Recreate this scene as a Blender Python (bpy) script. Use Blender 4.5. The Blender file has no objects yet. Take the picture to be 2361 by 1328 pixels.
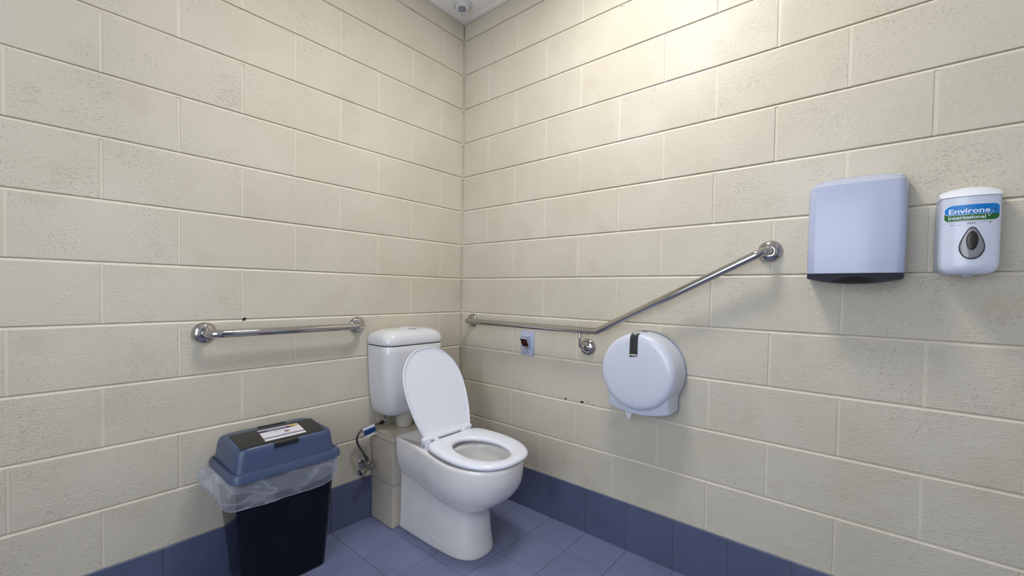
import bpy, bmesh, math, random
from mathutils import Vector, Matrix
random.seed(7)
PI = math.pi
SC = bpy.context.scene
COL = SC.collection

# ------------------------------------------------------------------ camera
cam_d = bpy.data.cameras.new('camera')
cam = bpy.data.objects.new('camera', cam_d); COL.objects.link(cam)
cam.location = (-1.759945, -1.884002, 1.127818)
cam.rotation_euler = (1.5482442, -0.0157080, -0.8647374)
cam_d.sensor_fit = 'HORIZONTAL'; cam_d.sensor_width = 36.0
cam_d.lens = 983.08 / 2361 * 36.0
cam_d.shift_x = 4.974 / 2361
cam_d.shift_y = 30.556 / 2361
cam_d.clip_start = 0.02
SC.camera = cam

# ------------------------------------------------------------------ world, lights, exposure
w = bpy.data.worlds.new('world'); SC.world = w; w.use_nodes = True
bg = w.node_tree.nodes['Background']
bg.inputs['Color'].default_value = (0.62, 0.78, 1.0, 1); bg.inputs['Strength'].default_value = 5.0
LIGHT_POS = (-0.72, -1.17)
LIGHT_R = 0.20
LIGHT_STRENGTH = 50.0
FILL_WINDOW_STRENGTH = 3.5  # glow of the added window pane, set for fill
LIGHT_COLOR = (1.0, 0.98, 0.945)
FILL_WINDOW_COLOR = (0.80, 0.89, 1.0)
SC.view_settings.view_transform = 'Standard'
SC.view_settings.look = 'None'
SC.view_settings.exposure = 0.0
SC.view_settings.gamma = 1.0
SC.view_settings.use_curve_mapping = False

# ------------------------------------------------------------------ materials
def newmat(name):
    m = bpy.data.materials.new(name); m.use_nodes = True
    return m, m.node_tree, m.node_tree.nodes['Principled BSDF']

def pmat(name, col, rough=0.5, metal=0.0, spec=0.5, coat=0.0, bump=None, emis=None, var=0.0):
    m, nt, b = newmat(name)
    b.inputs['Base Color'].default_value = (*col, 1)
    b.inputs['Roughness'].default_value = rough
    b.inputs['Metallic'].default_value = metal
    b.inputs['Specular IOR Level'].default_value = spec
    b.inputs['Coat Weight'].default_value = coat
    b.inputs['Coat Roughness'].default_value = 0.05
    N = nt.nodes.new; L = nt.links.new
    tc = N('ShaderNodeTexCoord')
    nz = N('ShaderNodeTexNoise'); nz.inputs['Scale'].default_value = 9.0; nz.inputs['Detail'].default_value = 5
    L(tc.outputs['Object'], nz.inputs['Vector'])
    mx = N('ShaderNodeMix'); mx.data_type = 'RGBA'; mx.blend_type = 'MULTIPLY'
    mx.inputs['Factor'].default_value = 1.0
    cr = N('ShaderNodeValToRGB')
    lo = 1 - var; cr.color_ramp.elements[0].color = (lo, lo, lo, 1); cr.color_ramp.elements[1].color = (1, 1, 1, 1)
    cr.color_ramp.elements[0].position = 0.35; cr.color_ramp.elements[1].position = 0.65
    L(nz.outputs['Fac'], cr.inputs['Fac']); L(cr.outputs['Color'], mx.inputs['B'])
    mx.inputs['A'].default_value = (*col, 1)
    L(mx.outputs['Result'], b.inputs['Base Color'])
    if bump:
        sc, st, dist = bump
        n2 = N('ShaderNodeTexNoise'); n2.inputs['Scale'].default_value = sc; n2.inputs['Detail'].default_value = 4
        L(tc.outputs['Object'], n2.inputs['Vector'])
        bp = N('ShaderNodeBump'); bp.inputs['Strength'].default_value = st; bp.inputs['Distance'].default_value = dist
        L(n2.outputs['Fac'], bp.inputs['Height']); L(bp.outputs['Normal'], b.inputs['Normal'])
    if emis:
        b.inputs['Emission Color'].default_value = (*emis[0], 1); b.inputs['Emission Strength'].default_value = emis[1]
    return m

WALL_COL = (0.640, 0.588, 0.487)
def wallmat(name, pits=True, tone=1.0):
    """semi-gloss cream paint over concrete block: fine roller texture and open pits in the block face"""
    m, nt, b = newmat(name)
    N = nt.nodes.new; L = nt.links.new
    tc = N('ShaderNodeTexCoord'); oi = N('ShaderNodeObjectInfo')
    geo = N('ShaderNodeNewGeometry')
    mul = N('ShaderNodeMath'); mul.operation = 'MULTIPLY'; mul.inputs[1].default_value = 37.0
    L(oi.outputs['Random'], mul.inputs[0])
    add = N('ShaderNodeVectorMath'); add.operation = 'ADD'
    L(tc.outputs['Object'], add.inputs[0]); L(mul.outputs[0], add.inputs[1])
    st = N('ShaderNodeVectorMath'); st.operation = 'MULTIPLY'; st.inputs[1].default_value = (1, 1, 2.1)
    L(add.outputs[0], st.inputs[0])
    # tone
    big = N('ShaderNodeTexNoise'); big.inputs['Scale'].default_value = 2.3; big.inputs['Detail'].default_value = 3
    L(geo.outputs['Position'], big.inputs['Vector'])
    cr = N('ShaderNodeValToRGB')
    c = tuple(v*tone for v in WALL_COL)
    cr.color_ramp.elements[0].position = 0.32; cr.color_ramp.elements[0].color = (c[0]*0.93, c[1]*0.93, c[2]*0.90, 1)
    cr.color_ramp.elements[1].position = 0.68; cr.color_ramp.elements[1].color = (c[0]*1.03, c[1]*1.03, c[2]*1.05, 1)
    L(big.outputs['Fac'], cr.inputs['Fac'])
    col = cr.outputs['Color']
    # sparse rusty-brown scuffs
    sn = N('ShaderNodeTexNoise'); sn.inputs['Scale'].default_value = 5.0; sn.inputs['Detail'].default_value = 6
    so = N('ShaderNodeVectorMath'); so.operation = 'ADD'; so.inputs[1].default_value = (11, 3, 7)
    L(geo.outputs['Position'], so.inputs[0]); L(so.outputs[0], sn.inputs['Vector'])
    sr = N('ShaderNodeMapRange'); sr.inputs['From Min'].default_value = 0.58; sr.inputs['From Max'].default_value = 0.78
    sr.inputs['To Min'].default_value = 0.0; sr.inputs['To Max'].default_value = 0.5; L(sn.outputs['Fac'], sr.inputs['Value'])
    mx = N('ShaderNodeMix'); mx.data_type = 'RGBA'; L(sr.outputs[0], mx.inputs['Factor'])
    L(col, mx.inputs['A']); mx.inputs['B'].default_value = (0.52, 0.45, 0.34, 1)
    L(mx.outputs['Result'], b.inputs['Base Color'])
    b.inputs['Roughness'].default_value = 0.45
    b.inputs['Specular IOR Level'].default_value = 0.25
    # fine texture
    n1 = N('ShaderNodeTexNoise'); n1.inputs['Scale'].default_value = 210; n1.inputs['Detail'].default_value = 3
    L(add.outputs[0], n1.inputs['Vector'])
    n0 = N('ShaderNodeTexNoise'); n0.inputs['Scale'].default_value = 55; n0.inputs['Detail'].default_value = 2
    L(add.outputs[0], n0.inputs['Vector'])
    h = N('ShaderNodeMath'); h.operation = 'MULTIPLY'; h.inputs[1].default_value = 1.1
    L(n1.outputs['Fac'], h.inputs[0])
    h2 = N('ShaderNodeMath'); h2.operation = 'MULTIPLY_ADD'; h2.inputs[1].default_value = 2.2
    L(n0.outputs['Fac'], h2.inputs[0]); L(h.outputs[0], h2.inputs[2])
    out = h2.outputs[0]
    if pits:
        n5 = N('ShaderNodeTexNoise'); n5.inputs['Scale'].default_value = 95; n5.inputs['Detail'].default_value = 3
        L(st.outputs[0], n5.inputs['Vector'])
        h5 = N('ShaderNodeMath'); h5.operation = 'MULTIPLY_ADD'; h5.inputs[1].default_value = 2.6
        L(n5.outputs['Fac'], h5.inputs[0]); L(out, h5.inputs[2]); out = h5.outputs[0]
    if pits:
        n2 = N('ShaderNodeTexNoise'); n2.inputs['Scale'].default_value = 175; n2.inputs['Detail'].default_value = 2.0; n2.inputs['Roughness'].default_value = 0.5
        L(st.outputs[0], n2.inputs['Vector'])
        n3 = N('ShaderNodeTexNoise'); n3.inputs['Scale'].default_value = 7; n3.inputs['Detail'].default_value = 2
        L(add.outputs[0], n3.inputs['Vector'])
        th = N('ShaderNodeMapRange'); th.inputs['From Min'].default_value = 0.35; th.inputs['From Max'].default_value = 0.7
        th.inputs['To Min'].default_value = 0.28; th.inputs['To Max'].default_value = 0.385
        L(n3.outputs['Fac'], th.inputs['Value'])
        sub = N('ShaderNodeMath'); sub.operation = 'SUBTRACT'
        L(n2.outputs['Fac'], sub.inputs[0]); L(th.outputs[0], sub.inputs[1])
        pr = N('ShaderNodeMapRange'); pr.inputs['From Min'].default_value = -0.09; pr.inputs['From Max'].default_value = 0.025
        pr.inputs['To Min'].default_value = -2.4; pr.inputs['To Max'].default_value = 0.0
        L(sub.outputs[0], pr.inputs['Value'])
        ad = N('ShaderNodeMath'); ad.operation = 'ADD'; L(out, ad.inputs[0]); L(pr.outputs[0], ad.inputs[1])
        out = ad.outputs[0]
    bp = N('ShaderNodeBump'); bp.inputs['Strength'].default_value = 1.0; bp.inputs['Distance'].default_value = 0.00052
    L(out, bp.inputs['Height']); L(bp.outputs['Normal'], b.inputs['Normal'])
    return m

def tilemat(name, col, rough, speck=0.25, bump=(260, 0.25, 0.0004)):
    m, nt, b = newmat(name)
    N = nt.nodes.new; L = nt.links.new
    tc = N('ShaderNodeTexCoord'); oi = N('ShaderNodeObjectInfo'); geo = N('ShaderNodeNewGeometry')
    n = N('ShaderNodeTexNoise'); n.inputs['Scale'].default_value = 420; n.inputs['Detail'].default_value = 2
    L(geo.outputs['Position'], n.inputs['Vector'])
    n2 = N('ShaderNodeTexNoise'); n2.inputs['Scale'].default_value = 6; n2.inputs['Detail'].default_value = 5
    L(geo.outputs['Position'], n2.inputs['Vector'])
    s = N('ShaderNodeMapRange'); s.inputs['From Min'].default_value = 0.3; s.inputs['From Max'].default_value = 0.7
    s.inputs['To Min'].default_value = 1 - speck; s.inputs['To Max'].default_value = 1 + speck; L(n.outputs['Fac'], s.inputs['Value'])
    s2 = N('ShaderNodeMapRange'); s2.inputs['From Min'].default_value = 0.3; s2.inputs['From Max'].default_value = 0.7
    s2.inputs['To Min'].default_value = 0.90; s2.inputs['To Max'].default_value = 1.10; L(n2.outputs['Fac'], s2.inputs['Value'])
    s3 = N('ShaderNodeMapRange'); s3.inputs['To Min'].default_value = 0.95; s3.inputs['To Max'].default_value = 1.05; L(oi.outputs['Random'], s3.inputs['Value'])
    a = N('ShaderNodeMath'); a.operation = 'MULTIPLY'; L(s.outputs[0], a.inputs[0]); L(s2.outputs[0], a.inputs[1])
    a2 = N('ShaderNodeMath'); a2.operation = 'MULTIPLY'; L(a.outputs[0], a2.inputs[0]); L(s3.outputs[0], a2.inputs[1])
    v = N('ShaderNodeVectorMath'); v.operation = 'SCALE'; v.inputs[0].default_value = col; L(a2.outputs[0], v.inputs['Scale'])
    L(v.outputs[0], b.inputs['Base Color'])
    b.inputs['Roughness'].default_value = rough
    n4 = N('ShaderNodeTexNoise'); n4.inputs['Scale'].default_value = bump[0]; n4.inputs['Detail'].default_value = 2
    L(geo.outputs['Position'], n4.inputs['Vector'])
    bp = N('ShaderNodeBump'); bp.inputs['Strength'].default_value = bump[1]; bp.inputs['Distance'].default_value = bump[2]
    L(n4.outputs['Fac'], bp.inputs['Height']); L(bp.outputs['Normal'], b.inputs['Normal'])
    return m

M = {}
M['block'] = wallmat('painted_block')
M['mortar'] = wallmat('painted_mortar', pits=False, tone=1.22)
M['head_mortar'] = wallmat('painted_head_joint', pits=False, tone=1.10)
M['ceiling'] = pmat('ceiling_paint', (0.88, 0.86, 0.84), 0.7, bump=(60, 0.15, 0.001), var=0.03)
M['floor_tile'] = tilemat('floor_tile', (0.175, 0.200, 0.335), 0.5)
M['skirt_tile_shaded'] = tilemat('skirting_tile', (0.100, 0.118, 0.205), 0.34, speck=0.12)  # same tile as the floor; shade on upright faces put into the colour
M['grout_dark'] = pmat('dark_grout', (0.055, 0.058, 0.085), 0.9, var=0.3)
M['grout_light'] = pmat('light_grout', (0.30, 0.31, 0.36), 0.8, var=0.2)
M['beige_tile'] = tilemat('beige_tile', (0.56, 0.50, 0.41), 0.22, speck=0.06, bump=(40, 0.2, 0.0006))
M['porcelain'] = pmat('porcelain', (0.73, 0.73, 0.755), 0.10, coat=0.4, var=0.02)
M['pan_porcelain'] = pmat('pan_porcelain', (0.86, 0.83, 0.82), 0.14, coat=0.3, var=0.05)
M['seat_plastic'] = pmat('seat_plastic', (0.84, 0.86, 0.95), 0.16, coat=0.2)
M['white_plastic'] = pmat('white_plastic', (0.47, 0.51, 0.675), 0.2, coat=0.08)
M['soap_plastic'] = pmat('soap_plastic', (0.66, 0.69, 0.82), 0.25, coat=0.1)
M['grey_plastic'] = pmat('grey_plastic', (0.33, 0.34, 0.37), 0.3)
M['tp_plastic'] = pmat('dispenser_plastic', (0.66, 0.69, 0.80), 0.22, coat=0.25)
M['pipe'] = pmat('aged_white_pipe', (0.55, 0.51, 0.45), 0.35, var=0.08)
M['chrome'] = pmat('polished_steel', (0.50, 0.48, 0.465), 0.06, metal=1.0)
M['chrome_dull'] = pmat('worn_chrome', (0.42, 0.42, 0.42), 0.14, metal=1.0)
M['black'] = pmat('black_plastic', (0.008, 0.008, 0.010), 0.45)
M['dark_tray'] = pmat('charcoal_plastic', (0.008, 0.009, 0.018), 0.4, spec=0.2)
M['bin_body'] = pmat('bin_body_plastic', (0.002, 0.003, 0.009), 0.15, spec=0.28)
M['bin_lid'] = pmat('bin_lid_plastic', (0.060, 0.088, 0.175), 0.36, bump=(300, 0.2, 0.0004), var=0.06)
M['bin_panel'] = pmat('bin_panel_plastic', (0.011, 0.011, 0.013), 0.42, bump=(300, 0.15, 0.0004))
M['paper'] = pmat('white_paper', (0.80, 0.79, 0.84), 0.5)
M['purple'] = pmat('purple_ink', (0.075, 0.012, 0.13), 0.5)
M['white_ink'] = pmat('white_ink', (0.82, 0.84, 0.95), 0.4)
M['grey_ink'] = pmat('grey_ink', (0.25, 0.22, 0.26), 0.5)
M['dark_ink'] = pmat('dark_ink', (0.03, 0.03, 0.04), 0.5)
M['yellow'] = pmat('yellow_ink', (0.80, 0.50, 0.07), 0.5)
M['pink'] = pmat('pink_ink', (0.55, 0.22, 0.16), 0.5)
M['maroon'] = pmat('maroon_ink', (0.10, 0.02, 0.02), 0.5)
M['blue'] = pmat('blue_ink', (0.0, 0.20, 0.62), 0.35)
M['green'] = pmat('green_ink', (0.012, 0.13, 0.02), 0.35)
M['navy'] = pmat('navy_paper', (0.005, 0.045, 0.17), 0.4)
M['red'] = pmat('red_button', (0.045, 0.006, 0.006), 0.25)
M['amber'] = pmat('amber_lamp', (0.28, 0.19, 0.02), 0.3)
M['smoke'] = pmat('smoked_window', (0.028, 0.030, 0.036), 0.12, coat=0.5)
M['drop_grey'] = pmat('grey_tinted_plastic', (0.25, 0.25, 0.27), 0.12, coat=0.5)
M['drop_dark'] = pmat('dark_brown_plastic', (0.022, 0.018, 0.016), 0.3)
M['hole'] = pmat('dark_cavity', (0.004, 0.004, 0.004), 0.9)
M['cream_roll'] = pmat('tissue_roll', (0.50, 0.48, 0.42), 0.9)
M['lens'] = pmat('sensor_lens', (0.20, 0.21, 0.24), 0.35)
M['sensor'] = pmat('sensor_plastic', (0.60, 0.60, 0.60), 0.35)
M['hose'] = pmat('braided_steel', (0.16, 0.15, 0.14), 0.28, metal=1.0, bump=(900, 0.8, 0.001))
M['brass'] = pmat('tarnished_brass', (0.10, 0.06, 0.04), 0.35, metal=1.0)
M['diffuser'] = pmat('lamp_diffuser', (0.8, 0.8, 0.8), 0.4, emis=(LIGHT_COLOR, LIGHT_STRENGTH))
M['door'] = pmat('door_paint', (0.12, 0.15, 0.24), 0.4)
M['frame'] = pmat('aluminium_frame', (0.45, 0.45, 0.46), 0.4, metal=0.6)

M['frosted'] = pmat('frosted_fill_glass', (0.8, 0.85, 0.9), 0.5, emis=(FILL_WINDOW_COLOR, FILL_WINDOW_STRENGTH))  # pane emits by itself to add cool fill light
M['white_wall'] = pmat('white_wall_paint', (0.80, 0.80, 0.80), 0.6, bump=(80, 0.2, 0.001))
def water_mat():
    m, nt, b = newmat('water')
    b.inputs['Base Color'].default_value = (0.22, 0.215, 0.20, 1); b.inputs['Roughness'].default_value = 0.03
    b.inputs['Coat Weight'].default_value = 1.0
    return m
M['water'] = water_mat()
def liner_mat():
    m = bpy.data.materials.new('clear_bag_film'); m.use_nodes = True
    nt = m.node_tree; N = nt.nodes.new; L = nt.links.new
    for n in list(nt.nodes): nt.nodes.remove(n)
    o = N('ShaderNodeOutputMaterial'); tr = N('ShaderNodeBsdfTransparent'); df = N('ShaderNodeBsdfPrincipled')
    tr.inputs['Color'].default_value = (0.93, 0.94, 0.97, 1)
    df.inputs['Base Color'].default_value = (0.55, 0.58, 0.68, 1); df.inputs['Roughness'].default_value = 0.16
    mix = N('ShaderNodeMixShader')
    tc = N('ShaderNodeTexCoord')
    mp = N('ShaderNodeMapping'); mp.inputs['Scale'].default_value = (1.0, 1.0, 2.0); mp.inputs['Rotation'].default_value = (0.3, 0.5, 0)
    L(tc.outputs['Object'], mp.inputs['Vector'])
    n = N('ShaderNodeTexNoise'); n.inputs['Scale'].default_value = 7; n.inputs['Detail'].default_value = 5; n.inputs['Roughness'].default_value = 0.42; n.inputs['Distortion'].default_value = 0.8
    L(mp.outputs[0], n.inputs['Vector'])
    # thin crease lines
    ab = N('ShaderNodeMath'); ab.operation = 'SUBTRACT'; ab.inputs[1].default_value = 0.5; L(n.outputs['Fac'], ab.inputs[0])
    a2 = N('ShaderNodeMath'); a2.operation = 'ABSOLUTE'; L(ab.outputs[0], a2.inputs[0])
    mr = N('ShaderNodeMapRange'); mr.inputs['From Min'].default_value = 0.0; mr.inputs['From Max'].default_value = 0.05
    mr.inputs['To Min'].default_value = 0.34; mr.inputs['To Max'].default_value = 0.17; L(a2.outputs[0], mr.inputs['Value'])
    lw = N('ShaderNodeLayerWeight'); lw.inputs['Blend'].default_value = 0.35
    ad = N('ShaderNodeMath'); ad.operation = 'MULTIPLY_ADD'; ad.inputs[1].default_value = 0.40; ad.use_clamp = True
    L(lw.outputs['Facing'], ad.inputs[0]); L(mr.outputs[0], ad.inputs[2])
    bp = N('ShaderNodeBump'); bp.inputs['Strength'].default_value = 0.6; bp.inputs['Distance'].default_value = 0.010
    L(n.outputs['Fac'], bp.inputs['Height']); L(bp.outputs['Normal'], df.inputs['Normal'])
    L(ad.outputs[0], mix.inputs[0]); L(tr.outputs[0], mix.inputs[1]); L(df.outputs[0], mix.inputs[2]); L(mix.outputs[0], o.inputs['Surface'])
    return m
M['liner'] = liner_mat()

# ------------------------------------------------------------------ helpers
def V(*a): return Vector(a)

def link(name, me, mat, parent=None, origin=None, kind=None, smooth=None):
    """mesh given in world coordinates -> object whose origin is the parent's (or the mesh's base centre)"""
    if mat is not None: me.materials.append(mat)
    if smooth is not None:
        for p in me.polygons: p.use_smooth = True
        if smooth > 0:
            try: me.set_sharp_from_angle(angle=math.radians(smooth))
            except Exception: pass
    o = bpy.data.objects.new(name, me); COL.objects.link(o)
    if parent is not None:
        root = parent
        off = Vector((0, 0, 0))
        while root is not None: off += root.location; root = root.parent
        me.transform(Matrix.Translation(-off)); o.parent = parent
    else:
        if origin is None:
            xs = [v.co for v in me.vertices]
            origin = V((min(v.x for v in xs)+max(v.x for v in xs))/2, (min(v.y for v in xs)+max(v.y for v in xs))/2, min(v.z for v in xs))
        me.transform(Matrix.Translation(-Vector(origin))); o.location = origin
    if kind: o['kind'] = kind
    return o

def empty(name, loc, label, cat, group=None, kind=None):
    o = bpy.data.objects.new(name, None); COL.objects.link(o); o.location = loc
    o.empty_display_size = 0.05
    o['label'] = label
    if cat: o['category'] = cat
    if group: o['group'] = group
    if kind: o['kind'] = kind
    return o

def from_py(name, vs, fs):
    me = bpy.data.meshes.new(name); me.from_pydata([tuple(v) for v in vs], [], fs); me.validate(); me.update()
    bm = bmesh.new(); bm.from_mesh(me); bmesh.ops.recalc_face_normals(bm, faces=bm.faces); bm.to_mesh(me); bm.free()
    return me

def box_me(a, b, bev=0.0, seg=2):
    bm = bmesh.new()
    bmesh.ops.create_cube(bm, size=1)
    a = Vector(a); b = Vector(b); s = b - a; c = (a + b) / 2
    for v in bm.verts: v.co = Vector((v.co.x*s.x, v.co.y*s.y, v.co.z*s.z)) + c
    if bev > 0: bmesh.ops.bevel(bm, geom=bm.edges[:], offset=bev, segments=seg, affect='EDGES', profile=0.5)
    me = bpy.data.meshes.new('m'); bm.to_mesh(me); bm.free(); return me

def box(name, a, b, mat, parent=None, bev=0.0, kind=None, seg=2):
    return link(name, box_me(a, b, bev, seg), mat, parent, kind=kind, smooth=(35 if bev > 0 else None))

def loft_me(rings, closed=True, cap0=True, cap1=True):
    n = len(rings[0]); vs = [p for r in rings for p in r]; fs = []
    for i in range(len(rings)-1):
        for j in range(n if closed else n-1):
            k = (j+1) % n
            fs.append((i*n+j, i*n+k, (i+1)*n+k, (i+1)*n+j))
    if cap0: fs.append(tuple(range(n-1, -1, -1)))
    if cap1: fs.append(tuple((len(rings)-1)*n + j for j in range(n)))
    return from_py('m', vs, fs)

def loft(name, rings, mat, parent=None, smooth=40, cap0=True, cap1=True, closed=True):
    return link(name, loft_me(rings, closed, cap0, cap1), mat, parent, smooth=smooth)

def frame_z(d):
    d = Vector(d).normalized()
    up = Vector((0, 0, 1)) if abs(d.z) < 0.9 else Vector((1, 0, 0))
    x = d.cross(up).normalized(); y = d.cross(x).normalized()
    return x, y, d

def lathe(name, base, axis, prof, mat, parent=None, seg=48, smooth=35):
    """prof: list of (radius, distance along axis)"""
    x, y, d = frame_z(axis); base = Vector(base); rings = []
    for r, h in prof:
        rings.append([base + d*h + (x*math.cos(2*PI*k/seg) + y*math.sin(2*PI*k/seg))*max(r, 1e-5) for k in range(seg)])
    return link(name, loft_me(rings), mat, parent, smooth=smooth)

def fillet(pts, rads, seg=10):
    pts = [Vector(p) for p in pts]; out = [pts[0]]
    for i in range(1, len(pts)-1):
        p0, p1, p2 = pts[i-1], pts[i], pts[i+1]; r = rads[i-1]
        a = (p0-p1).normalized(); b = (p2-p1).normalized()
        ang = a.angle(b); t = r/math.tan(ang/2)
        s = p1 + a*t; e = p1 + b*t
        bis = (a+b).normalized(); c = p1 + bis*(r/math.sin(ang/2))
        va = s-c; vb = e-c; tot = va.angle(vb)
        for k in range(seg+1):
            f = k/seg
            out.append(c + (va*math.sin((1-f)*tot) + vb*math.sin(f*tot))/math.sin(tot))
    out.append(pts[-1]); return out

def tube_me(pts, r, seg=20, cap=True):
    pts = [Vector(p) for p in pts]; rings = []; prev = None
    for i, p in enumerate(pts):
        t = (pts[min(i+1, len(pts)-1)] - pts[max(i-1, 0)]).normalized()
        if prev is None: x, y, _ = frame_z(t)
        else:
            x = (prev - t*prev.dot(t)).normalized(); y = t.cross(x)
        prev = x
        rr = r[i] if isinstance(r, (list, tuple)) else r
        rings.append([p + (x*math.cos(2*PI*k/seg) + y*math.sin(2*PI*k/seg))*rr for k in range(seg)])
    return loft_me(rings, cap0=cap, cap1=cap)

def tube(name, pts, r, mat, parent=None, seg=20): return link(name, tube_me(pts, r, seg), mat, parent, smooth=45)

def catmull(pts, n):
    """resample an open polyline smoothly, n points evenly by parameter"""
    P = [Vector(p) for p in pts]; P = [P[0]*2-P[1]] + P + [P[-1]*2-P[-2]]
    dense = []
    for i in range(1, len(P)-2):
        for k in range(16):
            t = k/16; a, b, c, d = P[i-1], P[i], P[i+1], P[i+2]
            dense.append(0.5*((2*b) + (c-a)*t + (2*a-5*b+4*c-d)*t*t + (3*b-a-3*c+d)*t**3))
    dense.append(P[-2])
    L = [0]
    for i in range(1, len(dense)): L.append(L[-1] + (dense[i]-dense[i-1]).length)
    out = []; j = 0
    for k in range(n):
        s = L[-1]*k/(n-1)
        while j < len(L)-2 and L[j+1] < s: j += 1
        f = (s-L[j])/max(L[j+1]-L[j], 1e-9); out.append(dense[j].lerp(dense[j+1], f))
    return out

def rrect(cx, cy, hx, hy, r, n=6):
    """rounded rectangle in plane (2D points, CCW); r = radius or 4 radii (+x+y, -x+y, -x-y, +x-y)"""
    rs = r if isinstance(r, (list, tuple)) else [r]*4
    out = []
    for (sx, sy, a0), rr in zip(((1, 1, 0), (-1, 1, 90), (-1, -1, 180), (1, -1, 270)), rs):
        rr = min(rr, hx*0.999, hy*0.999)
        for k in range(n+1):
            a = math.radians(a0 + 90*k/n)
            out.append((cx + sx*(hx-rr) + rr*math.cos(a), cy + sy*(hy-rr) + rr*math.sin(a)))
    return out

def poly_me(pts3, thick_vec=None):
    n = len(pts3); pts3 = [Vector(p) for p in pts3]
    if thick_vec is None: return from_py('m', pts3, [tuple(range(n))])
    t = Vector(thick_vec)
    vs = pts3 + [p+t for p in pts3]
    fs = [tuple(range(n)), tuple(range(2*n-1, n-1, -1))] + [(i, (i+1) % n, n+(i+1) % n, n+i) for i in range(n)]
    return from_py('m', vs, fs)

def text_2d(s, size, align='LEFT', bold=0.0, space=1.0):
    cu = bpy.data.curves.new('t', 'FONT'); cu.body = s; cu.size = size; cu.align_x = align; cu.offset = bold
    cu.space_character = space; cu.resolution_u = 3
    o = bpy.data.objects.new('t', cu); COL.objects.link(o)
    dg = bpy.context.evaluated_depsgraph_get(); dg.update()
    me = bpy.data.meshes.new_from_object(o.evaluated_get(dg))
    bpy.data.objects.remove(o); bpy.data.curves.remove(cu)
    me.materials.clear()
    return me

def map_me(me, fn):
    for v in me.vertices: v.co = fn(v.co.x, v.co.y)
    me.update(); return me

def lettering(s, size, fn, mat, parent, name='lettering', align='LEFT', bold=0.0, space=1.0, sx=1.0, shear=0.0):
    me = text_2d(s, size, align, bold, space)
    map_me(me, lambda x, y: fn(x*sx + y*shear, y))
    return link(name, me, mat, parent)

def decal(name, pts2, fn, mat, parent, sub=1):
    """flat printed shape from a 2D outline, mapped on a surface; sub splits it so that it follows curves"""
    bm = bmesh.new(); vs = [bm.verts.new((x, y, 0)) for x, y in pts2]; bm.faces.new(vs)
    if sub > 1:
        xs = [p[0] for p in pts2]; a, b = min(xs), max(xs)
        for k in range(1, sub):
            bmesh.ops.bisect_plane(bm, geom=bm.verts[:]+bm.edges[:]+bm.faces[:], plane_co=(a+(b-a)*k/sub, 0, 0), plane_no=(1, 0, 0))
    me = bpy.data.meshes.new('m'); bm.to_mesh(me); bm.free()
    return link(name, map_me(me, fn), mat, parent)

# ------------------------------------------------------------------ room shell
X0, Y0, H = -2.45, -2.75, 2.70          # room runs x X0..0, y Y0..0, z 0..H
REC = 0.0090                            # mortar recess
wall_left = box('wall_left', (X0-0.1, REC, 0), (0.1, 0.11, H), M['mortar'], kind='structure')
wall_right = box('wall_right', (REC, Y0-0.1, 0), (0.1, REC, H), M['mortar'], kind='structure')
wall_left['label'] = 'cream painted concrete block wall behind the toilet and the bin'
wall_right['label'] = 'cream painted concrete block wall with the dispensers and the bent rail'
wall_back = box('wall_back', (X0-0.1, Y0-0.1, 0), (0.1, Y0, H), M['white_wall'], kind='structure')
wall_back['label'] = 'plain white wall behind the camera'
# side wall with an opening for the added fill window
wz0, wz1, wy0, wy1 = 0.55, 2.15, -2.05, -0.75
def side_wall():
    bm = bmesh.new()
    me = bpy.data.meshes.new('m')
    for a, b in (((X0-0.1, Y0, 0), (X0, wy0, H)), ((X0-0.1, wy1, 0), (X0, REC, H)), ((X0-0.1, wy0, 0), (X0, wy1, wz0)), ((X0-0.1, wy0, wz1), (X0, wy1, H))):
        m = box_me(a, b); bm.from_mesh(m)
    bm.to_mesh(me); bm.free(); return me
wall_side = link('wall_side', side_wall(), M['white_wall'], kind='structure')
wall_side['label'] = 'plain white wall with an added frosted fill window behind the camera'
win = box('fill_window_1', (X0-0.07, wy0, wz0), (X0-0.05, wy1, wz1), M['frosted'], kind='structure')  # unseen window, added and enlarged to fill the room with cool light
win['label'] = 'added frosted window glowing as cool fill behind the camera'
for a, b in (((X0-0.085, wy0, wz0), (X0-0.03, wy0+0.035, wz1)), ((X0-0.085, wy1-0.035, wz0), (X0-0.03, wy1, wz1)),
             ((X0-0.085, wy0+0.035, wz0), (X0-0.03, wy1-0.035, wz0+0.035)), ((X0-0.085, wy0+0.035, wz1-0.035), (X0-0.03, wy1-0.035, wz1))):
    box('fill_window_frame', a, b, M['frame'], win)
door = box('door_1', (-1.55, Y0, 0.0), (-0.60, Y0+0.03, 2.05), M['door'], kind='structure', bev=0.003)
door['label'] = 'dark blue grey door behind the camera'
lathe('door_handle', (-0.70, Y0+0.03, 1.0), (0, 1, 0), [(0.025, 0), (0.025, 0.008), (0.009, 0.012), (0.009, 0.05), (0.022, 0.055), (0.022, 0.075), (0.0, 0.08)], M['chrome_dull'], door)

ceiling = box('ceiling', (X0-0.1, Y0-0.1, H), (0.1, 0.11, H+0.08), M['ceiling'], kind='structure')
ceiling['label'] = 'off-white painted ceiling'
# thin ceiling trims
t1 = box('trim_1', (X0, -0.030, H-0.004), (-0.001, -0.001, H+0.001), M['ceiling'], kind='structure', bev=0.001)
t1['label'] = 'thin white ceiling edge trim along the wall behind the toilet'
t2 = box('trim_2', (-0.030, Y0, H-0.004), (-0.001, -0.031, H+0.001), M['ceiling'], kind='structure', bev=0.001)
t2['label'] = 'thin white ceiling edge trim along the wall with the dispensers'

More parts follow.
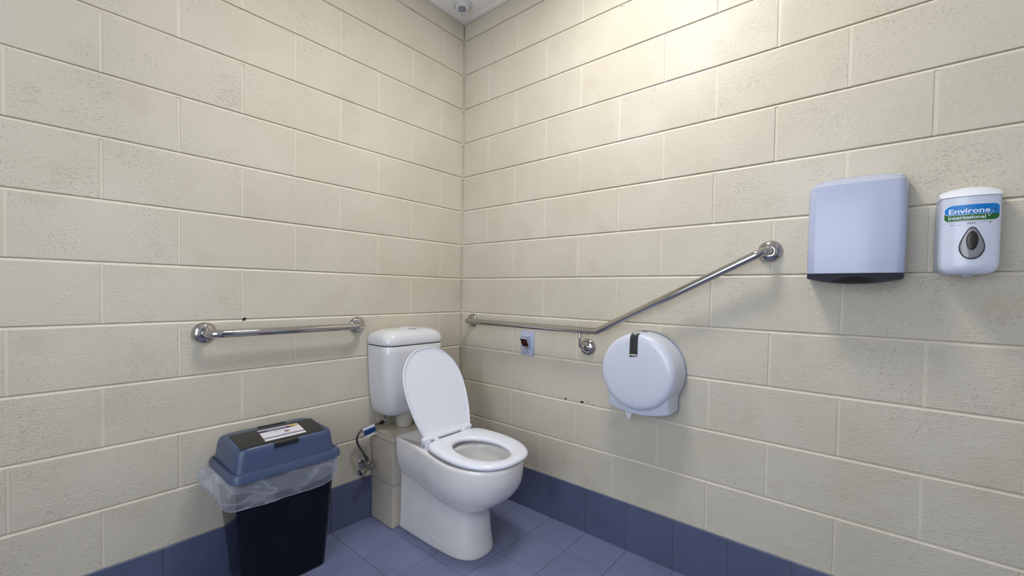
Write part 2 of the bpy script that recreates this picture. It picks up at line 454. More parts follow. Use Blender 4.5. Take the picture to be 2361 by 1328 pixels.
# blocks: one object each, mesh data shared between blocks of one size
mesh_cache = {}
def block_mesh(wall, wdt, hgt):
    key = (wall, round(wdt, 4), round(hgt, 4))
    if key in mesh_cache: return mesh_cache[key]
    c = 0.0016
    hw, hh = wdt/2, hgt/2
    prof = [(0, REC+0.0004), (0.0, c*0.8), (c*0.35, c*0.25), (c*1.1, 0.0)]      # (inset, depth behind the face)
    rings = []
    for ins, dep in prof:
        r = 0.003
        pts = rrect(0, 0, hw-ins, hh-ins, r, 2)
        rings.append([(x, dep, z) if wall == 'L' else (dep, x, z) for x, z in pts])
    me = loft_me(rings, cap0=False)
    me.materials.append(M['block'])
    mesh_cache[key] = me
    return me

def place_block(wall, parent, a, b, z0, z1, name='block'):
    me = block_mesh(wall, b-a, z1-z0)
    o = bpy.data.objects.new(name, me); COL.objects.link(o); o.parent = parent
    jitter = random.uniform(-0.0006, 0.0005)
    c = Vector(((a+b)/2, jitter, (z0+z1)/2)) if wall == 'L' else Vector((jitter, (a+b)/2, (z0+z1)/2))
    o.location = c - parent.location
    return o

rng = random.Random(3)
for wall, parent, j0, par, end in (('L', wall_left, -0.1675, 0, X0), ('R', wall_right, -0.2072, 1, Y0)):
    for c in range(1, 14):
        z0 = 0.2*c + 0.005; z1 = min(0.2*c + 0.195, H-0.002)
        joints = [j0 - 0.2*i for i in range(0, 15) if (i + c) % 2 == par and j0 - 0.2*i > end + 0.02]
        edges = [-0.007] + joints + [end]
        for a, b in zip(edges[:-1], edges[1:]):
            ga = 0.0 if a == -0.007 else rng.choice([0.0042, 0.0046, 0.0038])
            gb = 0.0 if b == end else 0.0044
            place_block(wall, parent, round(b+gb, 4), round(a-ga, 4), z0, z1)

# struck mortar joints: bed joints slope outwards to the block below, head joints nearly flush
def mortar_strip(wall, parent, a, b, z0, z1, d0, d1, mat):
    # a..b along the wall, depth d0 at the top edge (z1), d1 at the bottom edge (z0)
    zm = z0+(z1-z0)*0.70; dm = d1+(d0-d1)*0.55
    pts = [(a, d1, z0), (b, d1, z0), (b, dm, zm), (a, dm, zm), (b, d0, z1), (a, d0, z1)]
    vs = [V(u, d, z) if wall == 'L' else V(d, u, z) for u, d, z in pts]
    link('mortar_joint', from_py('m', vs, [(0, 1, 2, 3), (3, 2, 4, 5)]), mat, parent)
for wall, parent, j0, par, end in (('L', wall_left, -0.1675, 0, X0), ('R', wall_right, -0.2072, 1, Y0)):
    for c in range(1, 14):
        zc = 0.2*c
        mortar_strip(wall, parent, end, -0.0005, zc-0.0054, zc+0.0054, REC-0.0003, 0.0005, M['mortar'])
        for i in range(0, 15):
            j = j0-0.2*i
            if (i+c) % 2 == par and j > end+0.02:
                dd = rng.choice([0.0006, 0.0012, 0.0020, 0.0026])
                mortar_strip(wall, parent, j-0.0052, j+0.0052, zc+0.005, min(zc+0.195, H-0.002), dd, dd, M['head_mortar'])

# floor and floor tiles
floor = box('floor', (X0-0.1, Y0-0.1, -0.08), (0.1, 0.11, -0.0012), M['grout_dark'], kind='structure')
floor['label'] = 'blue grey tiled floor'
gx = [0.0] + [-0.195-0.2035*k for k in range(0, 12)]
gx = [g for g in gx if g > X0] + [X0]
gy = [0.0] + [-0.075-0.2027*k for k in range(0, 14)]
gy = [g for g in gy if g > Y0] + [Y0]
def tile_mesh(ax, w_, h_, th, mat, bev=0.0008):
    key = (ax, round(w_, 4), round(h_, 4), mat.name)
    if key in mesh_cache: return mesh_cache[key]
    rings = []
    for ins, d in ((0, 0), (0, th-bev), (bev, th)):
        pts = rrect(0, 0, w_/2-ins, h_/2-ins, 0.0012, 1)
        if ax == 'z': rings.append([(x, y, d) for x, y in pts])
        elif ax == 'y': rings.append([(x, -d, z) for x, z in pts])
        else: rings.append([(-d, y, z) for y, z in pts])
    me = loft_me(rings, cap0=False); me.materials.append(mat); mesh_cache[key] = me
    return me
def put(name, me, loc, parent):
    o = bpy.data.objects.new(name, me); COL.objects.link(o); o.parent = parent
    off = Vector((0, 0, 0)); r = parent
    while r is not None: off += r.location; r = r.parent
    o.location = Vector(loc) - off
    return o
G = 0.0009
for xa, xb in zip(gx[1:], gx[:-1]):
    for ya, yb in zip(gy[1:], gy[:-1]):
        a = xb-xa-2*G; b = yb-ya-2*G
        if a < 0.01 or b < 0.01: continue
        put('floor_tile', tile_mesh('z', a, b, 0.0014, M['floor_tile']), ((xa+xb)/2, (ya+yb)/2, -0.0014), floor)

# skirting of upright tiles
SK = 0.206
bl = box('baseboard_left', (X0, -0.0055, 0), (0, REC, SK+0.002), M['grout_light'], kind='structure')
bl['label'] = 'blue grey tile skirting below the wall behind the toilet'
br = box('baseboard_right', (-0.0055, Y0, 0), (REC, -0.0056, SK+0.002), M['grout_light'], kind='structure')
br['label'] = 'blue grey tile skirting below the wall with the dispensers'
jx = [0, -0.195, -0.3985, -0.602, -0.806, -1.010, -1.213, -1.417, -1.620, -1.824, -2.027, -2.231, X0]
jy = [-0.008, -0.0662] + [-0.2698-0.2034*k for k in range(0, 13) if -0.2698-0.2034*k > Y0+0.02] + [Y0]
for a, b in zip(jx[:-1], jx[1:]):
    if a <= -0.3 or True:
        put('skirting_tile', tile_mesh('y', a-b-0.0018, SK-0.001, 0.004, M['skirt_tile_shaded']), ((a+b)/2, -0.0055, SK/2), bl)
for a, b in zip(jy[:-1], jy[1:]):
    put('skirting_tile', tile_mesh('x', a-b-0.0018, SK-0.001, 0.004, M['skirt_tile_shaded']), (-0.0055, (a+b)/2, SK/2), br)

# small chips and old screw holes in the paint
for (y, z, r) in ((-0.7534, 0.6095, 0.0045), (-0.8447, 0.609, 0.006), (-0.8796, 0.6173, 0.002), (-0.7217, 0.6104, 0.002), (-0.905, 0.607, 0.0018), (-1.0, 0.612, 0.0018)):
    pts = [V(0.0002, y + r*1.3*math.cos(a)*(1+0.3*math.sin(3*a)), z + r*math.sin(a)*(1+0.3*math.cos(2*a))) for a in [2*PI*k/14 for k in range(14)]]
    link('paint_chip', poly_me(pts, (-0.0014, 0, 0)), M['hole'], wall_right)
pts = [V(-1.1611 + 0.006*math.cos(a)*(1+0.4*math.sin(2*a)), 0.0002, 1.0035 + 0.006*math.sin(a)) for a in [2*PI*k/14 for k in range(14)]]
link('paint_chip', poly_me(pts, (0, -0.0014, 0)), M['hole'], wall_left)

# ------------------------------------------------------------------ tiled plinth behind the pan
PX0, PX1, PY, PZ = -0.598, -0.300, -0.188, 0.440
pl = empty('tiled_plinth', (-0.449, -0.09, 0), 'beige tiled boxed plinth between the toilet pan and the wall', 'plinth')
box('core', (PX0+0.005, PY+0.005, 0), (PX1-0.005, -0.0095, PZ-0.006), M['grout_light'], pl)
def slab(name, a, b, mat, parent, bev=0.0012): return box(name, a, b, mat, parent, bev=bev, seg=1)
for z0, z1 in ((0.001, 0.1985), (0.2015, 0.4040), (0.4065, 0.4330)):
    slab('tile', (PX0, PY+0.0012, z0), (PX0+0.006, -0.0096, z1), M['beige_tile'], pl)
    for xa, xb in ((PX0+0.0005, -0.4490), (-0.4470, PX1)):
        slab('tile', (xa, PY-0.0005, z0), (xb, PY+0.006, z1), M['beige_tile'], pl)
    slab('tile', (PX1-0.006, PY+0.0065, z0), (PX1, -0.0096, z1), M['beige_tile'], pl)
for xa, xb in ((PX0, -0.4490), (-0.4470, PX1)):
    slab('tile', (xa, PY-0.0005, 0.4345), (xb, -0.0096, PZ), M['beige_tile'], pl)

# ------------------------------------------------------------------ toilet
CX = -0.449
toilet = empty('toilet', (CX, -0.45, 0), 'white toilet suite with raised lid in the corner of the room', 'toilet')
def full(half, n=26):
    """half outline (dx, y) from the back centre-side to the front centre -> closed outline, left side first"""
    h = catmull([(dx, y, 0) for dx, y in half], n)
    left = [(-p.x, p.y) for p in h]; right = [(p.x, p.y) for p in reversed(h)]
    out = left + right[1:]
    return out
HB = [(0.111, -0.1895), (0.1125, -0.26), (0.1125, -0.35), (0.1115, -0.45), (0.107, -0.53), (0.097, -0.585), (0.080, -0.620), (0.055, -0.642), (0.025, -0.652), (0, -0.654)]
HR = [(0.128, -0.1895), (0.144, -0.205), (0.150, -0.26), (0.156, -0.36), (0.166, -0.45), (0.176, -0.54), (0.177, -0.61), (0.160, -0.690), (0.128, -0.745), (0.085, -0.782), (0.042, -0.798), (0, -0.802)]
NB = 40
base_o = full(HB, NB); rim_o = full(HR, NB)
n_out = len(base_o)
def smooth01(t): t = max(0, min(1, t)); return t*t*(3-2*t)
def crease(y): return 0.262 - 0.074*max(0.0, min(1.0, (-y-0.20)/0.44))**1.1
def deckz(y): return 0.4235 + 0.018*smooth01((y+0.66)/0.40)
rings = []
for z, k in ((0.0, 1.0), (0.006, 1.008), (0.02, 1.0), (0.08, 0.975)):
    rings.append([V(CX + x*k, -0.1895 + (y+0.1895)*k, z) for x, y in base_o])
for f in (0.55, 1.0):
    rings.append([V(CX + x*(0.975-0.02*f), -0.1895 + (y+0.1895)*(0.975-0.032*f), 0.08 + (crease(y)-0.08)*f) for x, y in base_o])
def top_in(i): return deckz(rim_o[i][1])
for s in (0.03, 0.08, 0.16, 0.26, 0.38, 0.5, 0.62, 0.75, 0.87, 0.95):
    f = 1-(1-min(s/0.82, 1.0))**2.3
    r = []
    for i in range(n_out):
        bx, by = base_o[i]; rx, ry = rim_o[i]
        bx *= 0.955; by = -0.1895 + (by+0.1895)*0.943
        c = crease(base_o[i][1]); zt = top_in(i) - 0.006
        r.append(V(CX + bx + (rx-bx)*f, by + (ry-by)*f, c + (zt-c)*s))
    rings.append(r)
def inset_ring(d, dz):
    out = []
    for i in range(n_out):
        x, y = rim_o[i]
        cx, cy = 0, -0.50
        v = Vector((x-cx, y-cy)); L_ = v.length; v = v*(1-d/L_)
        out.append(V(CX + cx+v.x, min(cy+v.y, -0.1895-d*0.6), top_in(i)+dz))
    return out
rings += [inset_ring(0.001, -0.002), inset_ring(0.004, 0.0), inset_ring(0.012, 0.001), inset_ring(0.022, -0.0035)]
def bowl_ring(a, b, cy, z, dz_follow=False):
    out = []
    for i in range(n_out):
        x, y = rim_o[i]; th = math.atan2(y+0.60, x)
        px, py = a*math.cos(th), b*math.sin(th)
        out.append(V(CX + px, cy+py, z))
    return out
rings += [bowl_ring(0.128, 0.158, -0.620, 0.4225), bowl_ring(0.120, 0.150, -0.620, 0.419), bowl_ring(0.122, 0.152, -0.620, 0.402),
          bowl_ring(0.118, 0.148, -0.617, 0.37), bowl_ring(0.098, 0.128, -0.61, 0.325), bowl_ring(0.072, 0.098, -0.60, 0.285),
          bowl_ring(0.055, 0.07, -0.59, 0.25), bowl_ring(0.03, 0.04, -0.58, 0.225)]
pan = loft('pan', rings, M['pan_porcelain'], toilet, smooth=0)
for p in pan.data.polygons: p.use_smooth = True
lathe('water', (CX, -0.60, 0.292), (0, 0, 1), [(0.084, 0), (0.0, 0.0005)], M['water'], pan, seg=40)
o = lathe('screw_cap', (CX-0.1085, -0.440, 0.036), (-1, 0, 0.03), [(0.0125, 0), (0.0125, 0.004), (0.0105, 0.006), (0.0, 0.0065)], M['porcelain'], pan, seg=24)

# seat ring
SXC = CX + 0.008
HS = [(0, -0.418), (0.08, -0.418), (0.135, -0.425), (0.165, -0.455), (0.181, -0.52), (0.187, -0.59), (0.180, -0.665), (0.157, -0.728), (0.118, -0.775), (0.070, -0.800), (0.03, -0.808), (0, -0.809)]
h = catmull([(a, b, 0) for a, b in HS], 44)
seat_o = [(-p.x, p.y) for p in h] + [(p.x, p.y) for p in reversed(h)][1:-1]
ns = len(seat_o)
def seat_z(y): return 0.018*max(0.0, min(1.0, (y+0.76)/0.34))
def seat_ring(inset, z, follow=True):
    out = []
    for x, y in seat_o:
        v = Vector((x, y+0.61)); v *= (1-inset/v.length)
        out.append(V(SXC+v.x, -0.61+v.y, z + seat_z(y)))
    return out
def hole_ring(a, b, z):
    out = []
    for x, y in seat_o:
        th = math.atan2((y+0.61), x)
        out.append(V(SXC-0.012 + a*math.cos(th), -0.620 + b*math.sin(th), z + seat_z(-0.620+b*math.sin(th))*0.8))
    return out
sr = [seat_ring(0.006, 0.4275), seat_ring(0.001, 0.430), seat_ring(0, 0.436), seat_ring(0.003, 0.4425), seat_ring(0.010, 0.4475), seat_ring(0.022, 0.4500)]
sr += [hole_ring(0.118, 0.152, 0.4490), hole_ring(0.110, 0.144, 0.4460), hole_ring(0.105, 0.139, 0.441), hole_ring(0.105, 0.139, 0.433), hole_ring(0.109, 0.143, 0.4275)]
rr = sr + [sr[0]]
seat = link('seat', loft_me(rr, cap0=False, cap1=False), M['seat_plastic'], toilet, smooth=0)

# raised lid, leaning back towards the cistern (underside faces the room)
hinge = V(CX+0.010, -0.398, 0.474); topp = V(CX-0.004, -0.262, 0.856)
vdir = (topp-hinge).normalized(); udir = V(1, 0, 0); ndir = udir.cross(vdir).normalized()   # ndir points to the room
if ndir.y > 0: ndir = -ndir
LL = (topp-hinge).length
HL = [(a_, b_*LL) for a_, b_ in ((0, 0.0), (0.08, 0.0), (0.138, 0.005), (0.152, 0.07), (0.168, 0.21), (0.178, 0.38), (0.180, 0.53), (0.172, 0.675), (0.148, 0.81), (0.108, 0.915), (0.062, 0.977), (0.030, 0.995), (0, 1.0))]
h = catmull([(a, b, 0) for a, b in HL], 40)
lid_o = [(-p.x, p.y) for p in h] + [(p.x, p.y) for p in reversed(h)][1:-1]
def lid_ring(inset, nn):
    out = []
    for x, y in lid_o:
        v = Vector((x, y-0.2)); v *= (1-inset/v.length)
        skew = -0.014*(y/LL)
        out.append(hinge + udir*(v.x+skew) + vdir*(0.2+v.y) + ndir*nn)
    return out
lr = [lid_ring(0.05, -0.016), lid_ring(0.018, -0.014), lid_ring(0.005, -0.009), lid_ring(0.0, -0.002), lid_ring(0.0, 0.002), lid_ring(0.0015, 0.0035), lid_ring(0.004, 0.0035), lid_ring(0.0065, 0.0005), lid_ring(0.02, -0.0005), lid_ring(0.08, -0.004)]
lid = link('seat_lid', loft_me(lr), M['seat_plastic'], toilet, smooth=50)
# hinge: knuckles along the back of seat and lid
hx = CX+0.004
hy, hz = -0.400, 0.468
for xa, xb, r, nm in ((hx-0.150, hx-0.088, 0.0125, 'hinge_knuckle'), (hx-0.083, hx+0.083, 0.0105, 'lid_knuckle'), (hx+0.088, hx+0.150, 0.0125, 'hinge_knuckle')):
    lathe(nm, (xa, hy, hz), (1, 0, 0), [(r*0.7, 0), (r, 0.003), (r, xb-xa-0.003), (r*0.7, xb-xa)], M['seat_plastic'], toilet, seg=24)
for s in (-1, 1):
    box('hinge_foot', (hx+s*0.125-0.016, hy-0.014, 0.426), (hx+s*0.125+0.016, hy+0.016, 0.464), M['seat_plastic'], toilet, bev=0.003)
box('foot_clip', (hx-0.1425, hy-0.009, 0.435), (hx-0.1408, hy+0.006, 0.450), M['grey_plastic'], toilet)
for s in (-1, 1):
    box('seat_tab', (hx+s*0.085-0.009, hy-0.030, 0.458), (hx+s*0.085+0.009, hy+0.004, 0.472), M['seat_plastic'], toilet, bev=0.003)

YAW = Matrix.Translation((hx-0.13, hy, 0)) @ Matrix.Rotation(math.radians(1.5), 4, 'Z') @ Matrix.Translation((-(hx-0.13), -hy, 0))
_off = Matrix.Translation(toilet.location)
for o in toilet.children:
    if o.name.split('.')[0] in ('seat', 'seat_lid', 'hinge_knuckle', 'lid_knuckle', 'hinge_foot', 'foot_clip', 'seat_tab'):
        o.data.transform(_off.inverted() @ YAW @ _off)

# cistern
def cist_ring(hw, d, z, r=0.04, yb=-0.004):
    return [V(CX+x, y, z) for x, y in rrect(0, yb-d/2, hw, d/2, [0.005, 0.005, r, r], 8)]
cr_ = []
for z, hw, d in ((0.512, 0.100, 0.095), (0.515, 0.118, 0.112), (0.522, 0.130, 0.124), (0.536, 0.140, 0.134), (0.560, 0.1485, 0.142), (0.60, 0.157, 0.150),
                 (0.66, 0.1635, 0.156), (0.74, 0.168, 0.160), (0.82, 0.1705, 0.162), (0.8555, 0.171, 0.163), (0.8575, 0.1695, 0.1615)):
    cr_.append(cist_ring(hw+0.003, d+0.006, z-0.004*max(0, (0.60-z)/0.09), 0.048))
cistern = loft('cistern', cr_, M['porcelain'], toilet, smooth=50)
lid_r = []
for z, hw, d in ((0.8615, 0.170, 0.162), (0.863, 0.1735, 0.166), (0.868, 0.1750, 0.168), (0.884, 0.1750, 0.168), (0.898, 0.1715, 0.164), (0.911, 0.163, 0.155),
                 (0.922, 0.149, 0.140), (0.930, 0.128, 0.118), (0.935, 0.100, 0.09), (0.937, 0.06, 0.06)):
    hw += 0.0025; d += 0.006; cyb = -0.0035 - (0.174-d)*0.30
    lid_r.append([V(CX+x, y, z) for x, y in rrect(0, cyb-d/2, hw, d/2, [0.006 if d > 0.15 else min(0.03, d*0.4)]*2+[min(0.055, d*0.45)]*2, 8)])
loft('cistern_lid', lid_r, M['porcelain'], cistern, smooth=50)
loft('lid_gap', [cist_ring(0.170, 0.163, 0.856, 0.046), cist_ring(0.170, 0.163, 0.864, 0.046)], M['hole'], cistern)
for s, nm in ((-1, 'flush_button'), (1, 'flush_button')):
    pts = [(0.003, -0.024), (0.012, -0.026), (0.028, -0.019), (0.035, 0), (0.028, 0.019), (0.012, 0.026), (0.003, 0.024)]
    link(nm, poly_me([V(CX+s*x*1.25, -0.090+y, 0.9372) for x, y in pts], (0, 0, 0.0045)), M['porcelain'], cistern)
lathe('button_ring', (CX, -0.090, 0.9355), (0, 0, 1), [(0.045, 0), (0.045, 0.0022), (0.043, 0.0028), (0.0, 0.0028)], M['porcelain'], cistern, seg=40)
# flush pipe between cistern and plinth
lathe('flush_pipe', (CX-0.012, -0.083, 0.4405), (0, 0, 1), [(0.034, 0), (0.0385, 0.002), (0.0440, 0.05), (0.0450, 0.090)], M['pipe'], toilet, seg=40)

# ------------------------------------------------------------------ stop valve and hose
vx, vy, vz = -0.640, -0.055, 0.272
valve = empty('stop_valve', (vx, -0.02, 0.272), 'chrome stop valve on the wall left of the toilet', 'valve')
lathe('wall_flange', (vx, 0.0005, 0.284), (0, -1, 0), [(0.030, 0), (0.029, 0.004), (0.022, 0.010), (0.012, 0.012), (0.010, 0.030)], M['chrome_dull'], valve, seg=32)
tube('inlet', [(vx, -0.006, 0.284), (vx, -0.03, 0.282), (vx, vy, vz)], 0.010, M['chrome_dull'], valve)
hd = (V(-0.708, -0.078, 0.268) - V(-0.612, -0.050, 0.274)).normalized()
st_ = V(-0.6125, -0.050, 0.274)
lathe('valve_body', st_, hd, [(0.009, 0), (0.0135, 0.002), (0.0135, 0.018), (0.010, 0.020), (0.0125, 0.022), (0.0125, 0.046), (0.009, 0.048), (0.009, 0.060)], M['chrome_dull'], valve, seg=24)
def knob():
    seg = 36; x, y, d = frame_z(hd); b = st_ + hd*0.060; rings = []
    for r, hh in ((0.011, 0), (0.0155, 0.002), (0.0155, 0.030), (0.013, 0.033), (0.006, 0.033), (0.005, 0.031)):
        rings.append([b + d*hh + (x*math.cos(2*PI*k/seg)+y*math.sin(2*PI*k/seg))*(r*(1-(0.06 if (k % 4 == 0 and r > 0.012) else 0))) for k in range(seg)])
    return loft_me(rings)
link('handle', knob(), M['chrome_dull'], valve, smooth=30)
lathe('outlet_nut', (-0.645, -0.055, 0.282), (-0.1, 0, 1), [(0.010, 0), (0.0115, 0.002), (0.0115, 0.013), (0.008, 0.015), (0.008, 0.020)], M['chrome_dull'], valve, seg=6)

hose = empty('water_hose', (-0.65, -0.05, 0.30), 'thin braided water hose looping from valve to cistern with a blue tag', 'hose')
hp = catmull([(-0.647, -0.055, 0.300), (-0.655, -0.053, 0.318), (-0.672, -0.052, 0.350), (-0.692, -0.052, 0.383), (-0.7035, -0.053, 0.410), (-0.703, -0.054, 0.435),
              (-0.692, -0.055, 0.453), (-0.672, -0.056, 0.464), (-0.645, -0.057, 0.4685), (-0.615, -0.058, 0.472), (-0.588, -0.060, 0.473)], 60)
tube('braided_tube', hp, 0.0052, M['hose'], hose, seg=12)
lathe('ferrule', (-0.590, -0.060, 0.473), (1, 0, 0.05), [(0.0065, 0), (0.0065, 0.010), (0.010, 0.011), (0.010, 0.020), (0.007, 0.021)], M['brass'], hose, seg=12)
tube('inlet_elbow', fillet([(-0.572, -0.060, 0.474), (-0.552, -0.060, 0.476), (-0.552, -0.060, 0.520)], [0.012], 6), 0.0085, M['chrome_dull'], hose, seg=16)
lathe('inlet_nut', (-0.552, -0.060, 0.490), (0, 0, 1), [(0.010, 0), (0.0125, 0.002), (0.0125, 0.014), (0.015, 0.016), (0.015, 0.021)], M['chrome_dull'], hose, seg=16)
# folded tag hanging on the hose
tA, tB = V(-0.6815, -0.064, 0.4655), V(-0.6195, -0.066, 0.4765)
tu = (tB-tA).normalized(); tdn = (V(-0.6766, -0.0655, 0.4233)-V(-0.6838, -0.064, 0.4706)).normalized(); tdn = (tdn + V(0.10, -0.05, 0)).normalized()
def tq(name, v0, v1, mat, lift=0.0, u0=0.0, u1=0.062):
    nn = tu.cross(tdn).normalized()
    if nn.y > 0: nn = -nn
    pts = [tA + tu*u0 + tdn*v0, tA + tu*u1 + tdn*v0, tA + tu*u1 + tdn*v1, tA + tu*u0 + tdn*v1]
    return [p + nn*lift for p in pts], nn
pp, nn = tq('', -0.004, 0.046, None)
tag = link('hose_tag', poly_me(pp, -nn*0.0006), M['paper'], hose); tag['label'] = 'white and navy blue folded tag'
pp, nn = tq('', 0.009, 0.035, None, 0.0004); link('tag_band', poly_me(pp), M['navy'], tag)
pp, nn = tq('', 0.031, 0.035, None, 0.0006); link('tag_stripe', poly_me(pp), M['dark_ink'], tag)
for u0, u1, v0, v1 in ((0.008, 0.013, 0.008, 0.0115), (0.048, 0.058, 0.038, 0.0425), (0.008, 0.013, 0.039, 0.043), (0.022, 0.034, 0.037, 0.0385)):
    pp, nn = tq('', v0, v1, None, 0.0006, u0, u1); link('tag_print', poly_me(pp), M['grey_ink'], tag)

# ------------------------------------------------------------------ grab rails
FL = [(0.0395, 0), (0.0395, 0.004), (0.0385, 0.007), (0.0345, 0.013), (0.028, 0.018), (0.0205, 0.0205), (0.0160, 0.0215), (0.0, 0.0215)]
r1 = empty('grab_rail', (-0.987, 0, 0.957), 'short straight chrome grab rail on the wall above the bin', 'grab rail')
RR = 0.0150
tube('rail', fillet([(-1.294, -0.001, 0.957), (-1.294, -0.074, 0.957), (-0.680, -0.074, 0.956), (-0.680, -0.001, 0.956)], [0.042, 0.042], 12), RR, M['chrome'], r1, seg=32)
for x in (-1.294, -0.680): lathe('flange', (x, 0.0004, 0.957), (0, -1, 0), FL, M['chrome'], r1, seg=48, smooth=50)
r2 = empty('grab_rail', (0, -0.85, 0.957), 'long bent chrome grab rail rising to the towel dispenser', 'grab rail')
tube('rail', fillet([(-0.001, -0.105, 0.957), (-0.070, -0.105, 0.957), (-0.070, -0.952, 0.957), (-0.070, -1.600, 1.285), (-0.001, -1.600, 1.285)], [0.040, 0.030, 0.042], 12), RR, M['chrome'], r2, seg=32)
for y, z in ((-0.105, 0.957), (-1.600, 1.285)): lathe('flange', (0.0004, y, z), (-1, 0, 0), FL, M['chrome'], r2, seg=48, smooth=50)
lathe('flange', (0.0004, -0.872, 0.874), (-1, 0, 0), FL, M['chrome'], r2, seg=48, smooth=50)
tube('bracket', fillet([(-0.070, -0.868, 0.945), (-0.070, -0.868, 0.876), (-0.012, -0.872, 0.874)], [0.020], 10), 0.0068, M['chrome'], r2, seg=16)
lathe('bracket_collar', (-0.070, -0.868, 0.922), (0, 0, 1), [(0.0085, 0), (0.0085, 0.014), (0.0075, 0.020)], M['chrome'], r2, seg=16)

# ------------------------------------------------------------------ emergency call button
cb = empty('call_button', (0, -0.512, 0.80), 'small white assist call plate with dark red button under the bent rail', 'call button')
box('plate', (-0.012, -0.553, 0.801), (0.0002, -0.474, 0.919), M['white_plastic'], cb, bev=0.0035)
box('back_frame', (-0.006, -0.556, 0.798), (0.0003, -0.471, 0.922), M['white_plastic'], cb, bev=0.001)
ya, yb = -0.541, -0.496
prof = [(-0.0115, 0.906), (-0.046, 0.893), (-0.047, 0.886), (-0.0135, 0.826), (-0.0115, 0.822)]
rings = [[V(x, y, z) for x, z in prof] for y in (ya, yb)]
hood = link('hood', loft_me(rings), M['white_plastic'], cb)
a, b = V(-0.047, 0, 0.886), V(-0.0135, 0, 0.826)
sd = (b-a).normalized(); sn = V(sd.z, 0, -sd.x); sn = sn if sn.x < 0 else -sn
def hq(y0, y1, t0, t1, l0, l1):
    c = [a + sd*t0 + V(0, y0, 0), a + sd*t0 + V(0, y1, 0), a + sd*t1 + V(0, y1, 0), a + sd*t1 + V(0, y0, 0)]
    return poly_me([p + sn*l0 for p in c], sn*(l1-l0))
link('button_well', hq(ya+0.003, yb-0.003, 0.002, 0.046, 0.0, 0.0012), M['red'], hood)
lathe('push_button', a + sd*0.024 + V(0, (ya+yb)/2, 0) + sn*0.001, sn, [(0.0175, 0), (0.0175, 0.004), (0.015, 0.006), (0.0, 0.0065)], M['red'], cb, seg=32)
lathe('lamp', a + sd*0.055 + V(0, (ya+yb)/2, 0) + sn*0.0005, sn, [(0.007, 0), (0.007, 0.001), (0.004, 0.004), (0.0, 0.005)], M['amber'], cb, seg=24)
lathe('screw', (-0.0120, -0.5185, 0.8195), (-1, 0, 0), [(0.003, 0), (0.003, 0.0006)], M['dark_ink'], cb, seg=12)
lettering('Press for Assistance', 0.0066, lambda x, y: V(-0.01225, -0.5135 - x, 0.8098 + y), M['dark_ink'], cb, align='CENTER', bold=0.0001)
lettering('Reset', 0.0045, lambda x, y: V(-0.01225, -0.530 - x, 0.9105 + y), M['dark_ink'], cb, align='CENTER')
for y, z in ((-0.5525, 0.800),): lathe('screw_hole', (-0.0062, y, z), (-1, 0, 0), [(0.002, 0), (0.002, 0.0005)], M['hole'], cb, seg=10)

# ------------------------------------------------------------------ round toilet roll dispenser
DY, DZ = -1.160, 0.8095
tp = empty('toilet_roll_dispenser', (0, DY, 0.63), 'round white jumbo toilet roll dispenser below the bent rail', 'dispenser')
def disc_outline(R, foot_hw, zb, arc=0.0):
    """round disc with a straight-sided foot: closed list of (dy, z)"""
    out = []
    a0 = math.asin(max(-1, -(DZ-0.735)/R))            # where the foot leaves the circle
    hwid = R*math.cos(a0)
    n = 40
    for k in range(n+1):
        a = a0 + (PI-2*a0)*k/n
        out.append((R*math.cos(a), DZ + R*math.sin(a)))
    out.append((-foot_hw, 0.715))
    m = 12
    for k in range(m+1):
        t = -1+2*k/m
        out.append((t*foot_hw, zb - arc*(1-t*t)))
    out.append((foot_hw, 0.715))
    return out
rings = [[V(x, DY+y, z) for y, z in disc_outline(R, f, zb, arc)] for x, R, f, zb, arc in ((0.0003, 0.1645, 0.138, 0.659, 0.028), (-0.013, 0.1645, 0.138, 0.659, 0.028))]
link('back_plate', loft_me(rings), M['white_plastic'], tp, smooth=35)
rings = [[V(x, DY+y, z) for y, z in disc_outline(R, f, zb, arc)] for x, R, f, zb, arc in ((-0.0128, 0.1636, 0.1372, 0.6598, 0.028), (-0.0152, 0.1636, 0.1372, 0.6598, 0.028))]
link('seam', loft_me(rings), M['black'], tp)
rings = [[V(x, DY+y, z) for y, z in disc_outline(R, f, zb, arc)] for x, R, f, zb, arc in ((-0.0146, 0.1628, 0.1365, 0.6605, 0.028), (-0.060, 0.1560, 0.134, 0.657, 0.026), (-0.094, 0.150, 0.128, 0.654, 0.022), (-0.100, 0.146, 0.124, 0.656, 0.021), (-0.102, 0.140, 0.118, 0.66, 0.020))]
link('chute', loft_me(rings), M['tp_plastic'], tp, smooth=40)
CVP = [(0.1630, 0.0150), (0.1615, 0.040), (0.1585, 0.080), (0.1560, 0.104), (0.1525, 0.1130), (0.1465, 0.1190), (0.1380, 0.1222), (0.125, 0.1236), (0.08, 0.1250), (0.0, 0.1256)]
cover = lathe('cover', (0, DY, DZ), (-1, 0, 0), CVP, M['tp_plastic'], tp, seg=96, smooth=50)
def cover_pt(dy, dz, lift):
    r = math.hypot(dy, dz)
    return r
wp = [(0.1565, 0.0985), (0.1560, 0.104), (0.1525, 0.1130), (0.1465, 0.1190), (0.1380, 0.1222), (0.125, 0.1236), (0.08, 0.1250), (0.066, 0.1252)]
def strip(name, prof, ya_, yb_, lift, mat, parent):
    vs = []; fs = []
    for i, (r, d) in enumerate(prof):
        nx = min(1.0, i/3); nr = 1-nx
        for y in (ya_, yb_):
            zz = math.sqrt(max(r*r-y*y, 0))
            vs.append(V(-(d+lift*nx), DY+y, DZ + zz + lift*nr))
    for i in range(len(prof)-1): fs.append((2*i, 2*i+1, 2*i+3, 2*i+2))
    return link(name, from_py('m', vs, fs), mat, parent, smooth=60)
strip('level_window', wp, -0.009, 0.025, 0.0012, M['smoke'], tp)
